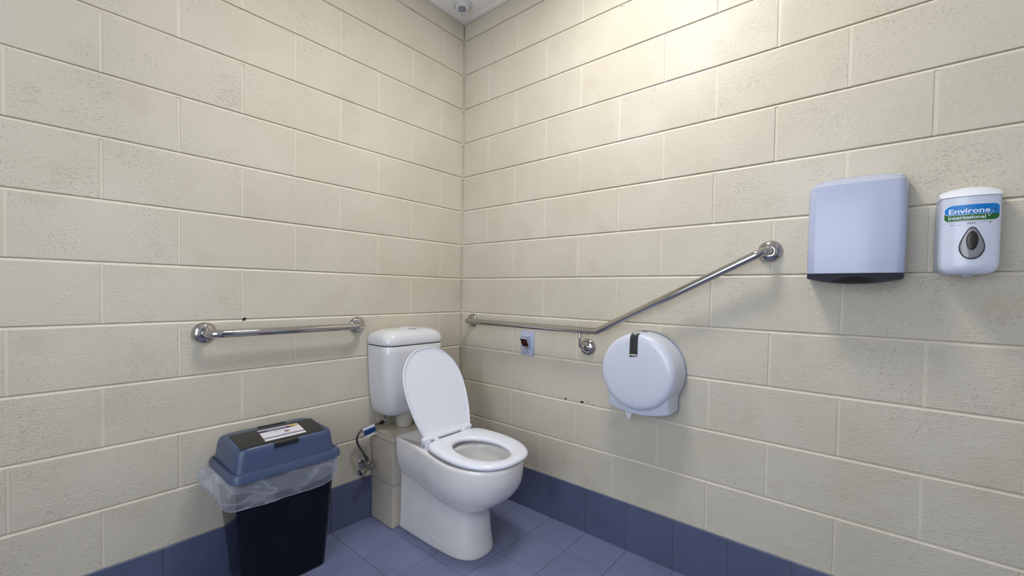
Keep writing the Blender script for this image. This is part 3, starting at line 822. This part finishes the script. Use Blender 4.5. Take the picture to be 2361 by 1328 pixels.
decal('roll_edge', [(-0.0085, 0.0670), (0.0245, 0.0670), (0.0245, 0.071), (0.010, 0.0745), (-0.0085, 0.0725)], lambda x, y: V(-0.1268, DY+x, DZ+y), M['cream_roll'], tp)
me = from_py('m', [V(-0.045 + 0.008*math.cos(a), DY-0.002 + 0.014*math.sin(a), DZ + math.sqrt(0.1612**2-(0.014*math.sin(a)-0.002)**2)+0.0009) for a in [2*PI*k/20 for k in range(20)]], [tuple(range(20))])
link('lock', me, M['black'], tp)
# small moulded mark near the bottom of the cover
for dy, dz, s_ in ((0.012, -0.118, 0.006), (0.006, -0.124, 0.004), (0.013, -0.128, 0.005)):
    link('moulded_mark', poly_me([V(-0.1250, DY+dy, DZ+dz), V(-0.1250, DY+dy-s_, DZ+dz), V(-0.1250, DY+dy-s_, DZ+dz-0.0012), V(-0.1250, DY+dy, DZ+dz-0.0012)]), M['grey_plastic'], cover)
# paper tail
pts = [(-1.100, 0.648), (-1.128, 0.648), (-1.1275, 0.622), (-1.1195, 0.602), (-1.114, 0.590), (-1.110, 0.604), (-1.103, 0.622)]
link('toilet_paper', poly_me([V(-0.078+0.004*math.sin(i*1.7), y, z) for i, (y, z) in enumerate(pts)], (0.0012, 0, 0)), M['paper'], None)
o = COL.objects['toilet_paper']; o['label'] = 'torn white tissue end hanging below the round dispenser'; o['category'] = 'toilet paper'

# ------------------------------------------------------------------ paper towel dispenser
TY = -1.8345
td = empty('towel_dispenser', (0, TY, 1.168), 'large white paper towel dispenser with charcoal base', 'dispenser')
def td_ring(z, hb, hf, d, r=0.022, bulge=0.004):
    pts = []
    n = 14
    front = []
    # back-left .. front .. back-right, then straight along the wall
    out = [V(0.0004, TY+hb, z)]
    out.append(V(-d*0.35, TY+hb-(hb-hf)*0.25, z))
    cy_ = hf-r
    for k in range(7):
        a_ = math.radians(90*k/6)
        out.append(V(-(d-r+r*math.sin(a_)), TY+cy_+r*math.cos(a_), z))
    for k in range(1, 8):
        t = k/8; yy = cy_*(1-2*t)
        out.append(V(-(d + bulge*(1-(1-2*t)**2)), TY+yy, z))
    for k in range(7):
        a_ = math.radians(90*(1-k/6))
        out.append(V(-(d-r+r*math.sin(a_)), TY-cy_-r*math.cos(a_), z))
    out.append(V(-d*0.35, TY-hb+(hb-hf)*0.25, z)); out.append(V(0.0004, TY-hb, z))
    return out
tr = [td_ring(1.1995, 0.118, 0.1150, 0.112), td_ring(1.2015, 0.1185, 0.1155, 0.1125), td_ring(1.30, 0.1215, 0.1165, 0.108), td_ring(1.42, 0.1235, 0.1155, 0.102),
      td_ring(1.4600, 0.1235, 0.1150, 0.0995), td_ring(1.4725, 0.1225, 0.1130, 0.0985), td_ring(1.4745, 0.1220, 0.1115, 0.0960), td_ring(1.4860, 0.1190, 0.107, 0.076, 0.03), td_ring(1.4970, 0.112, 0.098, 0.054, 0.035),
      td_ring(1.5060, 0.098, 0.084, 0.032, 0.028), td_ring(1.5085, 0.085, 0.06, 0.01, 0.009)]
link('cover', loft_me(tr), M['white_plastic'], td, smooth=36)
def tray_outline():
    out = [(0.1165, 1.1985), (-0.1165, 1.1985), (-0.1165, 1.1855)]
    m = 24
    for k in range(m+1):
        t = -1+2*k/m; out.append((t*0.114, 1.1835 - 0.0145*(1-t*t)))
    out.append((0.1165, 1.1855))
    return out
to = tray_outline()
rings = [[V(x, TY+y*s_, z) for y, z in to] for x, s_ in ((0.0004, 1.0), (-0.100, 0.985), (-0.1105, 0.965))]
link('base_tray', loft_me(rings), M['dark_tray'], td, smooth=35)
m_ = 20
pts = [(0.046*math.cos(PI*k/m_), 1.1712 + 0.0160*math.sin(PI*k/m_)**0.8) for k in range(m_+1)]
link('paper_slot', poly_me([V(-0.1109, TY+y, z) for y, z in pts], (-0.0006, 0, 0)), M['hole'], td)
link('slot_lip', tube_me([V(-0.1110, TY+y*1.12, z+0.001) for y, z in [(0.046*math.cos(PI*k/m_), 1.1712 + 0.0160*math.sin(PI*k/m_)**0.8) for k in range(1, m_)]], 0.0012, 6), M['dark_tray'], td)

# ------------------------------------------------------------------ soap dispenser
SY = -2.0760
sd_ = empty('soap_dispenser', (0, SY, 1.19), 'white wall soap dispenser with blue and green printed label', 'dispenser')
def sfront(dy): return 0.108 - 5.2*dy*dy         # depth of the curved front at offset dy
def sd_ring(z, hw, k=1.0, dd=0.0, n=18, drop=0.0):
    zz_ = z; out = [V(0.0004, SY+hw*1.02, z-drop), V(-0.045*k, SY+hw*1.015, z-drop)]
    for i in range(n+1):
        t = 1-2*i/n
        tt = math.copysign(abs(t)**0.9, t)
        y = hw*tt
        d = sfront(y*min(1, 0.0555/hw)) - dd
        e = max(0, abs(t)-0.93)/0.07; z = zz_ - drop*t*t
        out.append(V(-(d-0.004*e*e)*k, SY+y, z))
    out += [V(-0.045*k, SY-hw*1.015, z), V(0.0004, SY-hw*1.02, z)]
    return out
sr2 = [sd_ring(1.1945, 0.030, 0.82), sd_ring(1.1965, 0.040, 0.90), sd_ring(1.2005, 0.0475, 0.95), sd_ring(1.2075, 0.0525, 0.98), sd_ring(1.217, 0.0548, 1.0), sd_ring(1.232, 0.0555), sd_ring(1.30, 0.0555), sd_ring(1.3995, 0.0555)]
link('cover', loft_me(sr2), M['soap_plastic'], sd_, smooth=50)
sr3 = [sd_ring(1.400, 0.0560, 1.0, -0.001), sd_ring(1.4018, 0.0572, 1.0, -0.0015), sd_ring(1.4150, 0.0580, 0.90, drop=0.0075), sd_ring(1.4280, 0.0590, 0.70, drop=0.0115), sd_ring(1.4320, 0.0585, 0.60, drop=0.012)]
link('top_lid', loft_me(sr3), M['seat_plastic'], sd_, smooth=30)
box('nozzle', (-0.070, SY-0.010, 1.1895), (-0.050, SY+0.010, 1.196), M['white_plastic'], sd_, bev=0.002)
# side lugs of the wall bracket at the top
box('back_plate', (-0.008, SY-0.0575, 1.205), (0.0004, SY+0.0600, 1.425), M['grey_plastic'], sd_, bev=0.002)
def S(lift):                                       # local label plane (u to the viewer's right, v up) -> curved front
    return lambda u, v: V(-(sfront(-u)+lift), SY-u, v)
def label_shape(i=0.0):
    L_, R_, B_, T_ = -0.0500+i, 0.0510-i, 1.3360+i, 1.3780-i
    out = []
    def arc(cx, cy, r, a0, a1, n=7):
        for k in range(n+1):
            a_ = math.radians(a0+(a1-a0)*k/n); out.append((cx+r*math.cos(a_), cy+r*math.sin(a_)))
    arc(L_+0.009, B_+0.0088, 0.0088, 180, 270)
    arc(R_-0.010, B_+0.010, 0.010, 270, 360)
    arc(R_-0.0085, T_-0.0085, 0.0085, 0, 90)
    arc(L_+0.016, T_-0.016, 0.016, 90, 180)
    return out
lab = decal('label_border', label_shape(-0.0012), S(0.0004), M['white_ink'], sd_, 24)
decal('label_green', label_shape(0), S(0.0006), M['green'], lab, 24)
blue = [(-0.0500, 1.3620)]
for k in range(1, 9):
    a_ = math.radians(180+90*k/8); blue.append((-0.0370+0.0130*math.cos(a_), 1.3610+0.0090*math.sin(a_)))
blue += [(0.0, 1.3520), (0.0510, 1.3520), (0.0510, 1.3695)]
for k in range(1, 8):
    a_ = math.radians(90*k/7); blue.append((0.0425+0.0085*math.cos(a_), 1.3695+0.0085*math.sin(a_)))
for k in range(0, 8):
    a_ = math.radians(90+90*k/7); blue.append((-0.0340+0.016*math.cos(a_), 1.3620+0.016*math.sin(a_)))
decal('label_blue', blue, S(0.0008), M['blue'], lab, 24)
def stroke(name, pts, wd, fn, mat, parent):
    vs = []; fs = []
    P = [Vector((a_, b_)) for a_, b_ in pts]
    for i, p in enumerate(P):
        t = (P[min(i+1, len(P)-1)]-P[max(i-1, 0)]).normalized(); nn_ = Vector((-t.y, t.x))*wd/2
        vs += [fn(*(p+nn_)), fn(*(p-nn_))]
    for i in range(len(P)-1): fs.append((2*i, 2*i+1, 2*i+3, 2*i+2))
    return link(name, from_py('m', vs, fs), mat, parent)
sw = [(-0.0500, 1.3620)] + [(-0.0370+0.0130*math.cos(math.radians(180+90*k/8)), 1.3610+0.0090*math.sin(math.radians(180+90*k/8))) for k in range(1, 9)]
sw += [(-0.02+0.01*k, 1.3520) for k in range(0, 5)] + [(0.0308, 1.3520)]
stroke('swoosh', sw, 0.0010, S(0.0011), M['white_ink'], lab)
stroke('swoosh', [(0.0300, 1.3525), (0.0315, 1.3460), (0.0323, 1.3440), (0.0333, 1.3470), (0.0372, 1.3545), (0.0408, 1.3600)], 0.0010, S(0.0012), M['white_ink'], lab)
lettering('Environe', 0.0190, lambda x, y: S(0.0011)(x-0.0430, 1.3555+y), M['white_ink'], lab, bold=0.0004, sx=1.13)
lettering('x', 0.0135, lambda x, y: S(0.0010)(x+0.0390, 1.3590+y), pmat('dark_teal_ink', (0.0, 0.10, 0.16), 0.4), lab, bold=0.0002)
lettering('International', 0.0132, lambda x, y: S(0.0011)(x-0.0430, 1.3402+y), M['white_ink'], lab, bold=0.0002, sx=1.03)
# lower print line: fine pen lines and a small signature-like scribble
stroke('print_line', [(-0.0545+0.0109*k, 1.3310+0.0012*math.sin(k*0.33)) for k in range(0, 11)], 0.00035, S(0.0004), M['grey_ink'], sd_)
stroke('print_line', [(-0.036, 1.3255), (-0.02, 1.3255), (-0.006, 1.3262), (0.012, 1.3275), (0.026, 1.3305)], 0.0003, S(0.0004), M['grey_ink'], sd_)
stroke('print_line', [(-0.037, 1.3255), (-0.0335, 1.3255)], 0.0012, S(0.0005), M['dark_ink'], sd_)
stroke('print_line', [(0.0345, 1.3320), (0.0352, 1.3290), (0.0345, 1.3262)], 0.0012, S(0.0005), M['dark_ink'], sd_)
lettering('Premia', 0.0055, lambda x, y: S(0.0005)(x-0.0085, 1.3272+y), M['dark_ink'], sd_, shear=0.35)
# drop-shaped push window
def drop(scale_x, scale_y, cz, n=40):
    out = []
    for k in range(n):
        a_ = 2*PI*k/n; s_ = math.sin(a_); c_ = math.cos(a_)
        wv = 0.0245*scale_x*(1-0.44*smooth01((s_+0.45)/1.45))
        out.append((wv*math.copysign(abs(c_)**0.9, c_), cz + 0.0415*scale_y*math.copysign(abs(s_)**0.95, s_)))
    return out
DZ_ = 1.2755
def raised(name, pts2, l0, l1, mat, cx=0.0025):
    f0, f1 = S(l0), S(l1)
    rings = [[f0(x+cx, z) for x, z in pts2], [f1(x+cx, z) for x, z in pts2]]
    ctr = sum((Vector(p) for p in rings[1]), Vector())/len(pts2)
    rings.append([f1(x*0.90+cx, DZ_+(z-DZ_)*0.93) + V(-0.0006, 0, 0) for x, z in pts2])
    rings.append([f1(x*0.5+cx, DZ_+(z-DZ_)*0.55) + V(-0.0012, 0, 0) for x, z in pts2])
    return link(name, loft_me(rings), mat, sd_, smooth=50)
raised('drop_rim', drop(1.04, 1.03, DZ_), -0.004, 0.0010, M['black'])
raised('drop_window', drop(0.95, 0.955, DZ_), 0.0, 0.0018, M['drop_grey'])
raised('push_oval', [(0.0112*math.cos(2*PI*k/32), DZ_+0.0065+0.0255*math.sin(2*PI*k/32)) for k in range(32)], 0.0, 0.0034, M['drop_dark'])

# ------------------------------------------------------------------ bin
bn = empty('rubbish_bin', (-1.09, -0.15, 0), 'black slim bin with domed blue grey lid against the wall', 'bin')
def bin_ring(xl, xr, yb, yf, z, r=0.028, n=6):
    return [V(x, y, z) for x, y in rrect((xl+xr)/2, (yb+yf)/2, (xr-xl)/2, (yb-yf)/2, r, n)]
body = []
for z, f in ((0.0, 0.0), (0.002, 0.0), (0.10, 0.2), (0.25, 0.5), (0.40, 0.8), (0.485, 1.0)):
    ins = 0.006 if z == 0 else 0
    body.append(bin_ring(-1.222-0.052*f+ins, -0.921+0.004*f-ins, -0.050+0.018*f-ins, -0.200-0.078*f+ins, z, 0.026))
link('body', loft_me(body), M['bin_body'], bn, smooth=45)
# lid: lip, flange and dome
lipr = [bin_ring(-1.287, -0.906, -0.014, -0.292, 0.466, 0.030), bin_ring(-1.290, -0.903, -0.012, -0.295, 0.468, 0.032), bin_ring(-1.288, -0.905, -0.013, -0.293, 0.490, 0.032),
        bin_ring(-1.285, -0.908, -0.015, -0.290, 0.4955, 0.032), bin_ring(-1.279, -0.915, -0.020, -0.281, 0.4965, 0.030), bin_ring(-1.276, -0.919, -0.022, -0.277, 0.4930, 0.028),
        bin_ring(-1.273, -0.922, -0.024, -0.272, 0.4935, 0.026),
        bin_ring(-1.271, -0.924, -0.026, -0.268, 0.515, 0.030), bin_ring(-1.267, -0.928, -0.029, -0.266, 0.552, 0.032), bin_ring(-1.263, -0.932, -0.032, -0.264, 0.565, 0.034),
        bin_ring(-1.258, -0.937, -0.036, -0.260, 0.571, 0.034), bin_ring(-1.250, -0.944, -0.043, -0.252, 0.5745, 0.030)]
def crown(p):                                       # slight crown of the top front to back
    t = (p.y+0.1475)/0.108
    if p.z > 0.555: p.z += 0.0015*min(1, (p.z-0.555)/0.012) + 0.0035*(1-t*t)*min(1, (p.z-0.555)/0.012)
    return p
lidm = loft_me([[crown(p) for p in r] for r in lipr], cap1=False)
# crowned top surface as a grid
nx_, ny_ = 12, 12
bm = bmesh.new(); bm.from_mesh(lidm)
top = [crown(p) for p in bin_ring(-1.250, -0.944, -0.043, -0.252, 0.5745, 0.030)]
midl = []
prev = top
for f in (0.75, 0.5, 0.25, 0.02):
    ringp = []
    for p in bin_ring(-1.250, -0.944, -0.043, -0.252, 0.5745, 0.030):
        q = V(-1.0965+(p.x+1.0965)*f, -0.1475+(p.y+0.1475)*f, 0.5745); ringp.append(crown(q))
    vsa = [bm.verts.new(p) for p in prev]; vsb = [bm.verts.new(p) for p in ringp]
    for i in range(len(vsa)):
        j = (i+1) % len(vsa); bm.faces.new((vsa[i], vsa[j], vsb[j], vsb[i]))
    prev = ringp
bmesh.ops.remove_doubles(bm, verts=bm.verts[:], dist=1e-5)
bmesh.ops.recalc_face_normals(bm, faces=bm.faces)
bm.to_mesh(lidm); bm.free()
blid = link('lid', lidm, M['bin_lid'], bn, smooth=40)
def B(lift):                                        # point on the crowned lid top
    def f(x, y):
        t = (y+0.1475)/0.108
        z = 0.5760 + 0.0035*(1-t*t)
        if y < -0.252: z -= (-0.252-y)**2*40
        return V(x, y, z+lift)
    return f
def strips(pts2, fn, dy=10):
    bm = bmesh.new(); vs = [bm.verts.new((x, y, 0)) for x, y in pts2]; bm.faces.new(vs)
    ys = [p[1] for p in pts2]; a_, b_ = min(ys), max(ys)
    for k in range(1, dy):
        bmesh.ops.bisect_plane(bm, geom=bm.verts[:]+bm.edges[:]+bm.faces[:], plane_co=(0, a_+(b_-a_)*k/dy, 0), plane_no=(0, 1, 0))
    me = bpy.data.meshes.new('m'); bm.to_mesh(me); bm.free(); return map_me(me, fn)
panel = link('flap', strips([(-1.237, -0.086), (-0.940, -0.087), (-0.938, -0.092), (-0.960, -0.254), (-0.965, -0.2590), (-1.060, -0.2600), (-1.065, -0.2640), (-1.147, -0.2640), (-1.151, -0.2600), (-1.250, -0.2600), (-1.254, -0.256), (-1.241, -0.092)], B(0.0010)), M['bin_panel'], bn)
panel['label'] = 'matt black hinged flap'
box('flap_lip', (-1.147, -0.2715, 0.5560), (-1.065, -0.2610, 0.5705), M['bin_panel'], bn, bev=0.0015)
link('hand_slot', strips([(-1.130, -0.044), (-1.030, -0.048), (-1.031, -0.0745), (-1.133, -0.0725)], B(0.0008), 4), M['hole'], bn)
# label on the flap
LU, LV = V(0.1455, 0, 0), V(-0.0005, -0.139, 0)
L0 = Vector((-1.1510, -0.1080))
def P2(u, v): return Vector((L0.x + u - 0.150*v, L0.y - 0.045*u*(1-v/0.127) - v*1.07))
def Lf(lift):
    return lambda u, v: B(lift)(*(P2(u, v)))
LW, LH = 0.1450, 0.1270
lb = link('label', strips([tuple(P2(*q)) for q in ((0.002, 0), (LW-0.002, 0), (LW, 0.002), (LW, LH-0.002), (LW-0.002, LH), (0.002, LH), (0, LH-0.002), (0, 0.002))], B(0.0014)), M['paper'], panel)
def lab_rect(nm, u0, v0, u1, v1, mat, lift=0.0019):
    link(nm, strips([tuple(P2(*q)) for q in ((u0, v0), (u1, v0), (u1, v1), (u0, v1))], B(lift), 4), mat, panel)
lab_rect('label_band', 0, 0.013, 0.112, 0.036, M['purple'])
link('label_band', strips([tuple(P2(*q)) for q in ((0.112, 0.013), (0.112, 0.036), (0.132, 0.031))], B(0.0019), 3), M['purple'], panel)
lab_rect('label_line', 0, 0.0990, LW, 0.1060, M['purple'])
lettering('Nappy Disposal Bin', 0.0130, lambda x, y: Lf(0.0024)(0.0300+x*0.66, 0.0290-y*1.1), M['white_ink'], panel, bold=0.0002)
lettering('H Y G I E N E', 0.0095, lambda x, y: Lf(0.0024)(0.0680+x*0.80, 0.0935-y*1.1), M['grey_ink'], panel)
lettering('Please place used nappies here', 0.0052, lambda x, y: Lf(0.0024)(0.045+x*0.9, 0.0470-y), M['grey_ink'], panel)
lettering('Thank you', 0.0052, lambda x, y: Lf(0.0024)(0.048+x*0.9, 0.0540-y), M['grey_ink'], panel)
def petals(cu, cv, r, n, mat, a0=0.0, wd=0.45, lift=0.0026):
    for k in range(n):
        a_ = a0 + 2*PI*k/n; c_, s_ = math.cos(a_), math.sin(a_)
        q = []
        for t, ww in ((0.15, 0), (0.55, wd*0.5), (0.8, wd*0.4), (1.0, 0), (0.8, -wd*0.4), (0.55, -wd*0.5)):
            q.append((cu + r*(t*c_-ww*s_), cv + r*(t*s_+ww*c_)))
        link('petal', map_me(poly_me([V(a__, b__, 0) for a__, b__ in q]), Lf(lift)), mat, panel)
petals(0.119, 0.018, 0.013, 6, M['yellow'], 0.2, 0.6)
petals(0.134, 0.018, 0.012, 6, M['yellow'], 0.5, 0.6)
petals(0.089, 0.069, 0.011, 6, M['pink'], 0.3, 0.5)
petals(0.086, 0.072, 0.008, 4, M['maroon'], 0.9, 0.4, 0.0030)

# clear bag hanging out below the lid rim
def liner(kmax=1.0, inner=0.0, nring=13):
    n = 180; rings = []
    from mathutils import noise
    top_ = rrect((-1.276-0.917)/2, (-0.028-0.280)/2, (1.276-0.917)/2+0.003-inner, (0.280-0.028)/2+0.003-inner, 0.03, 8)
    P = [Vector(p) for p in top_]+[Vector(top_[0])]; L = [0]
    for i in range(1, len(P)): L.append(L[-1]+(P[i]-P[i-1]).length)
    T = []; j = 0
    for k in range(n):
        q = L[-1]*k/n
        while L[j+1] < q: j += 1
        T.append(P[j].lerp(P[j+1], (q-L[j])/(L[j+1]-L[j])))
    cx_, cy_ = -1.095, -0.156
    for kk in range(nring):
        t = kmax*kk/(nring-1)
        ring = []
        for p in T:
            x, y = p.x, p.y
            left = smooth01((-x-1.14)/0.13)               # left end flares out
            right = smooth01((x+1.00)/0.07)
            front = smooth01((-y-0.17)/0.09)
            mid = max(0, 1-left-right)
            zb = 0.382 + 0.030*left*(1-front) + 0.006*left*front - 0.006*mid + 0.014*right
            if y > -0.06: zb += 0.03
            if kmax < 1: zb = 0.382 + 0.045*left - 0.002*mid + 0.01*right; 
            tt = kk/(nring-1)
            z = 0.478*(1-tt) + (zb if kmax == 1 else 0.478+(zb-0.478)*0.86)*tt
            bulge = math.sin(PI*min(tt*0.75, 1))
            out_l = (0.046*left*(1-0.35*front)*bulge) if kmax == 1 else 0.004*left
            out_f = (0.016*front*bulge + 0.006*front*tt) if kmax == 1 else 0.004*front*tt
            out_r = -0.004*right*tt
            crease = abs(noise.noise(Vector((x*9+z*14, y*9, z*9+x*5))))           # a few long soft folds
            nz_ = (0.35-crease)*0.012 + noise.noise(Vector((x*30, y*30, z*22)))*0.004
            nz_ *= min(1, tt*3)*(1-0.6*right)
            dx = -out_l + out_r; dy = -out_f
            d = Vector((x-cx_, (y-cy_)*1.6)).normalized()
            yy = min(y + dy + d.y*nz_, -0.011)
            ring.append(V(x + dx + d.x*nz_, yy, z + noise.noise(Vector((x*12, y*12, 3)))*0.006*tt))
        rings.append(ring)
    return loft_me(rings, cap0=False, cap1=False)
lm = liner()
ln = link('bin_liner', lm, M['liner'], None, smooth=0)
ln['label'] = 'clear plastic bin bag hanging out below the bin lid'; ln['category'] = 'bin bag'
link('bag_fold', liner(0.8, 0.003, 7), M['liner'], ln, smooth=0)
# rolled hem of the bag
hem = [v.co.copy() for v in lm.vertices][-180:]
hem = [p for p in hem] + [hem[0]]
h_o = link('bag_hem', tube_me([p + ln.location for p in hem], 0.0016, 6, cap=False), M['liner'], ln, smooth=0)

# ------------------------------------------------------------------ motion sensor and ceiling light
ms = empty('motion_sensor', (-0.137, -0.126, H-0.065), 'round white motion sensor on the ceiling in the corner', 'sensor')
lathe('base', (-0.137, -0.126, H+0.0005), (0, 0, -1), [(0.052, 0), (0.052, 0.004), (0.050, 0.014), (0.046, 0.018), (0.036, 0.020), (0.0, 0.020)], M['sensor'], ms, seg=48)
ax = V(-0.45, -0.45, -1).normalized(); cc = V(-0.140, -0.128, H-0.014)
lathe('eye_ball', cc, ax, [(0.038, -0.004), (0.0385, 0.006), (0.037, 0.016), (0.033, 0.024), (0.028, 0.028), (0.0, 0.0295)], M['sensor'], ms, seg=40, smooth=60)
ex = V(1, -1, 0).normalized(); ey = ax.cross(ex).normalized(); pc = cc + ax*0.0296
lens_pts = [pc + ex*(0.0215*math.cos(2*PI*k/28)) + ey*(max(-0.0150, min(0.0150, 0.0215*math.sin(2*PI*k/28)))) for k in range(28)]
link('lens', poly_me(lens_pts, ax*0.0012), M['lens'], ms)
for s_ in (-1, 0, 1):
    c0 = pc + ax*0.0013 + ex*(0.0095*s_*1.4)
    link('lens_rib', poly_me([c0-ex*0.0005-ey*0.0145, c0+ex*0.0005-ey*0.0145, c0+ex*0.0005+ey*0.0145, c0-ex*0.0005+ey*0.0145], ax*0.0007), M['grey_plastic'] if s_ else M['sensor'], ms)
dd_ = ey if ey.x > 0 else -ey
link('indicator', poly_me([pc + dd_*0.0245 + ax*-0.0008 + (ex*math.cos(2*PI*k/10)+ey*math.sin(2*PI*k/10))*0.0017 for k in range(10)], ax*0.002), M['black'], ms)

cl = empty('ceiling_light', (LIGHT_POS[0], LIGHT_POS[1], H-0.07), 'round white ceiling light with glowing diffuser out of frame', 'light')
lathe('housing', (*LIGHT_POS, H+0.0005), (0, 0, -1), [(LIGHT_R+0.02, 0), (LIGHT_R+0.02, 0.004), (LIGHT_R+0.016, 0.006), (LIGHT_R+0.001, 0.006)], M['sensor'], cl, seg=64)
lathe('diffuser', (*LIGHT_POS, H-0.001), (0, 0, -1), [(LIGHT_R, 0), (LIGHT_R, 0.006), (LIGHT_R*0.97, 0.0075), (0.0, 0.009)], M['diffuser'], cl, seg=64, smooth=60)
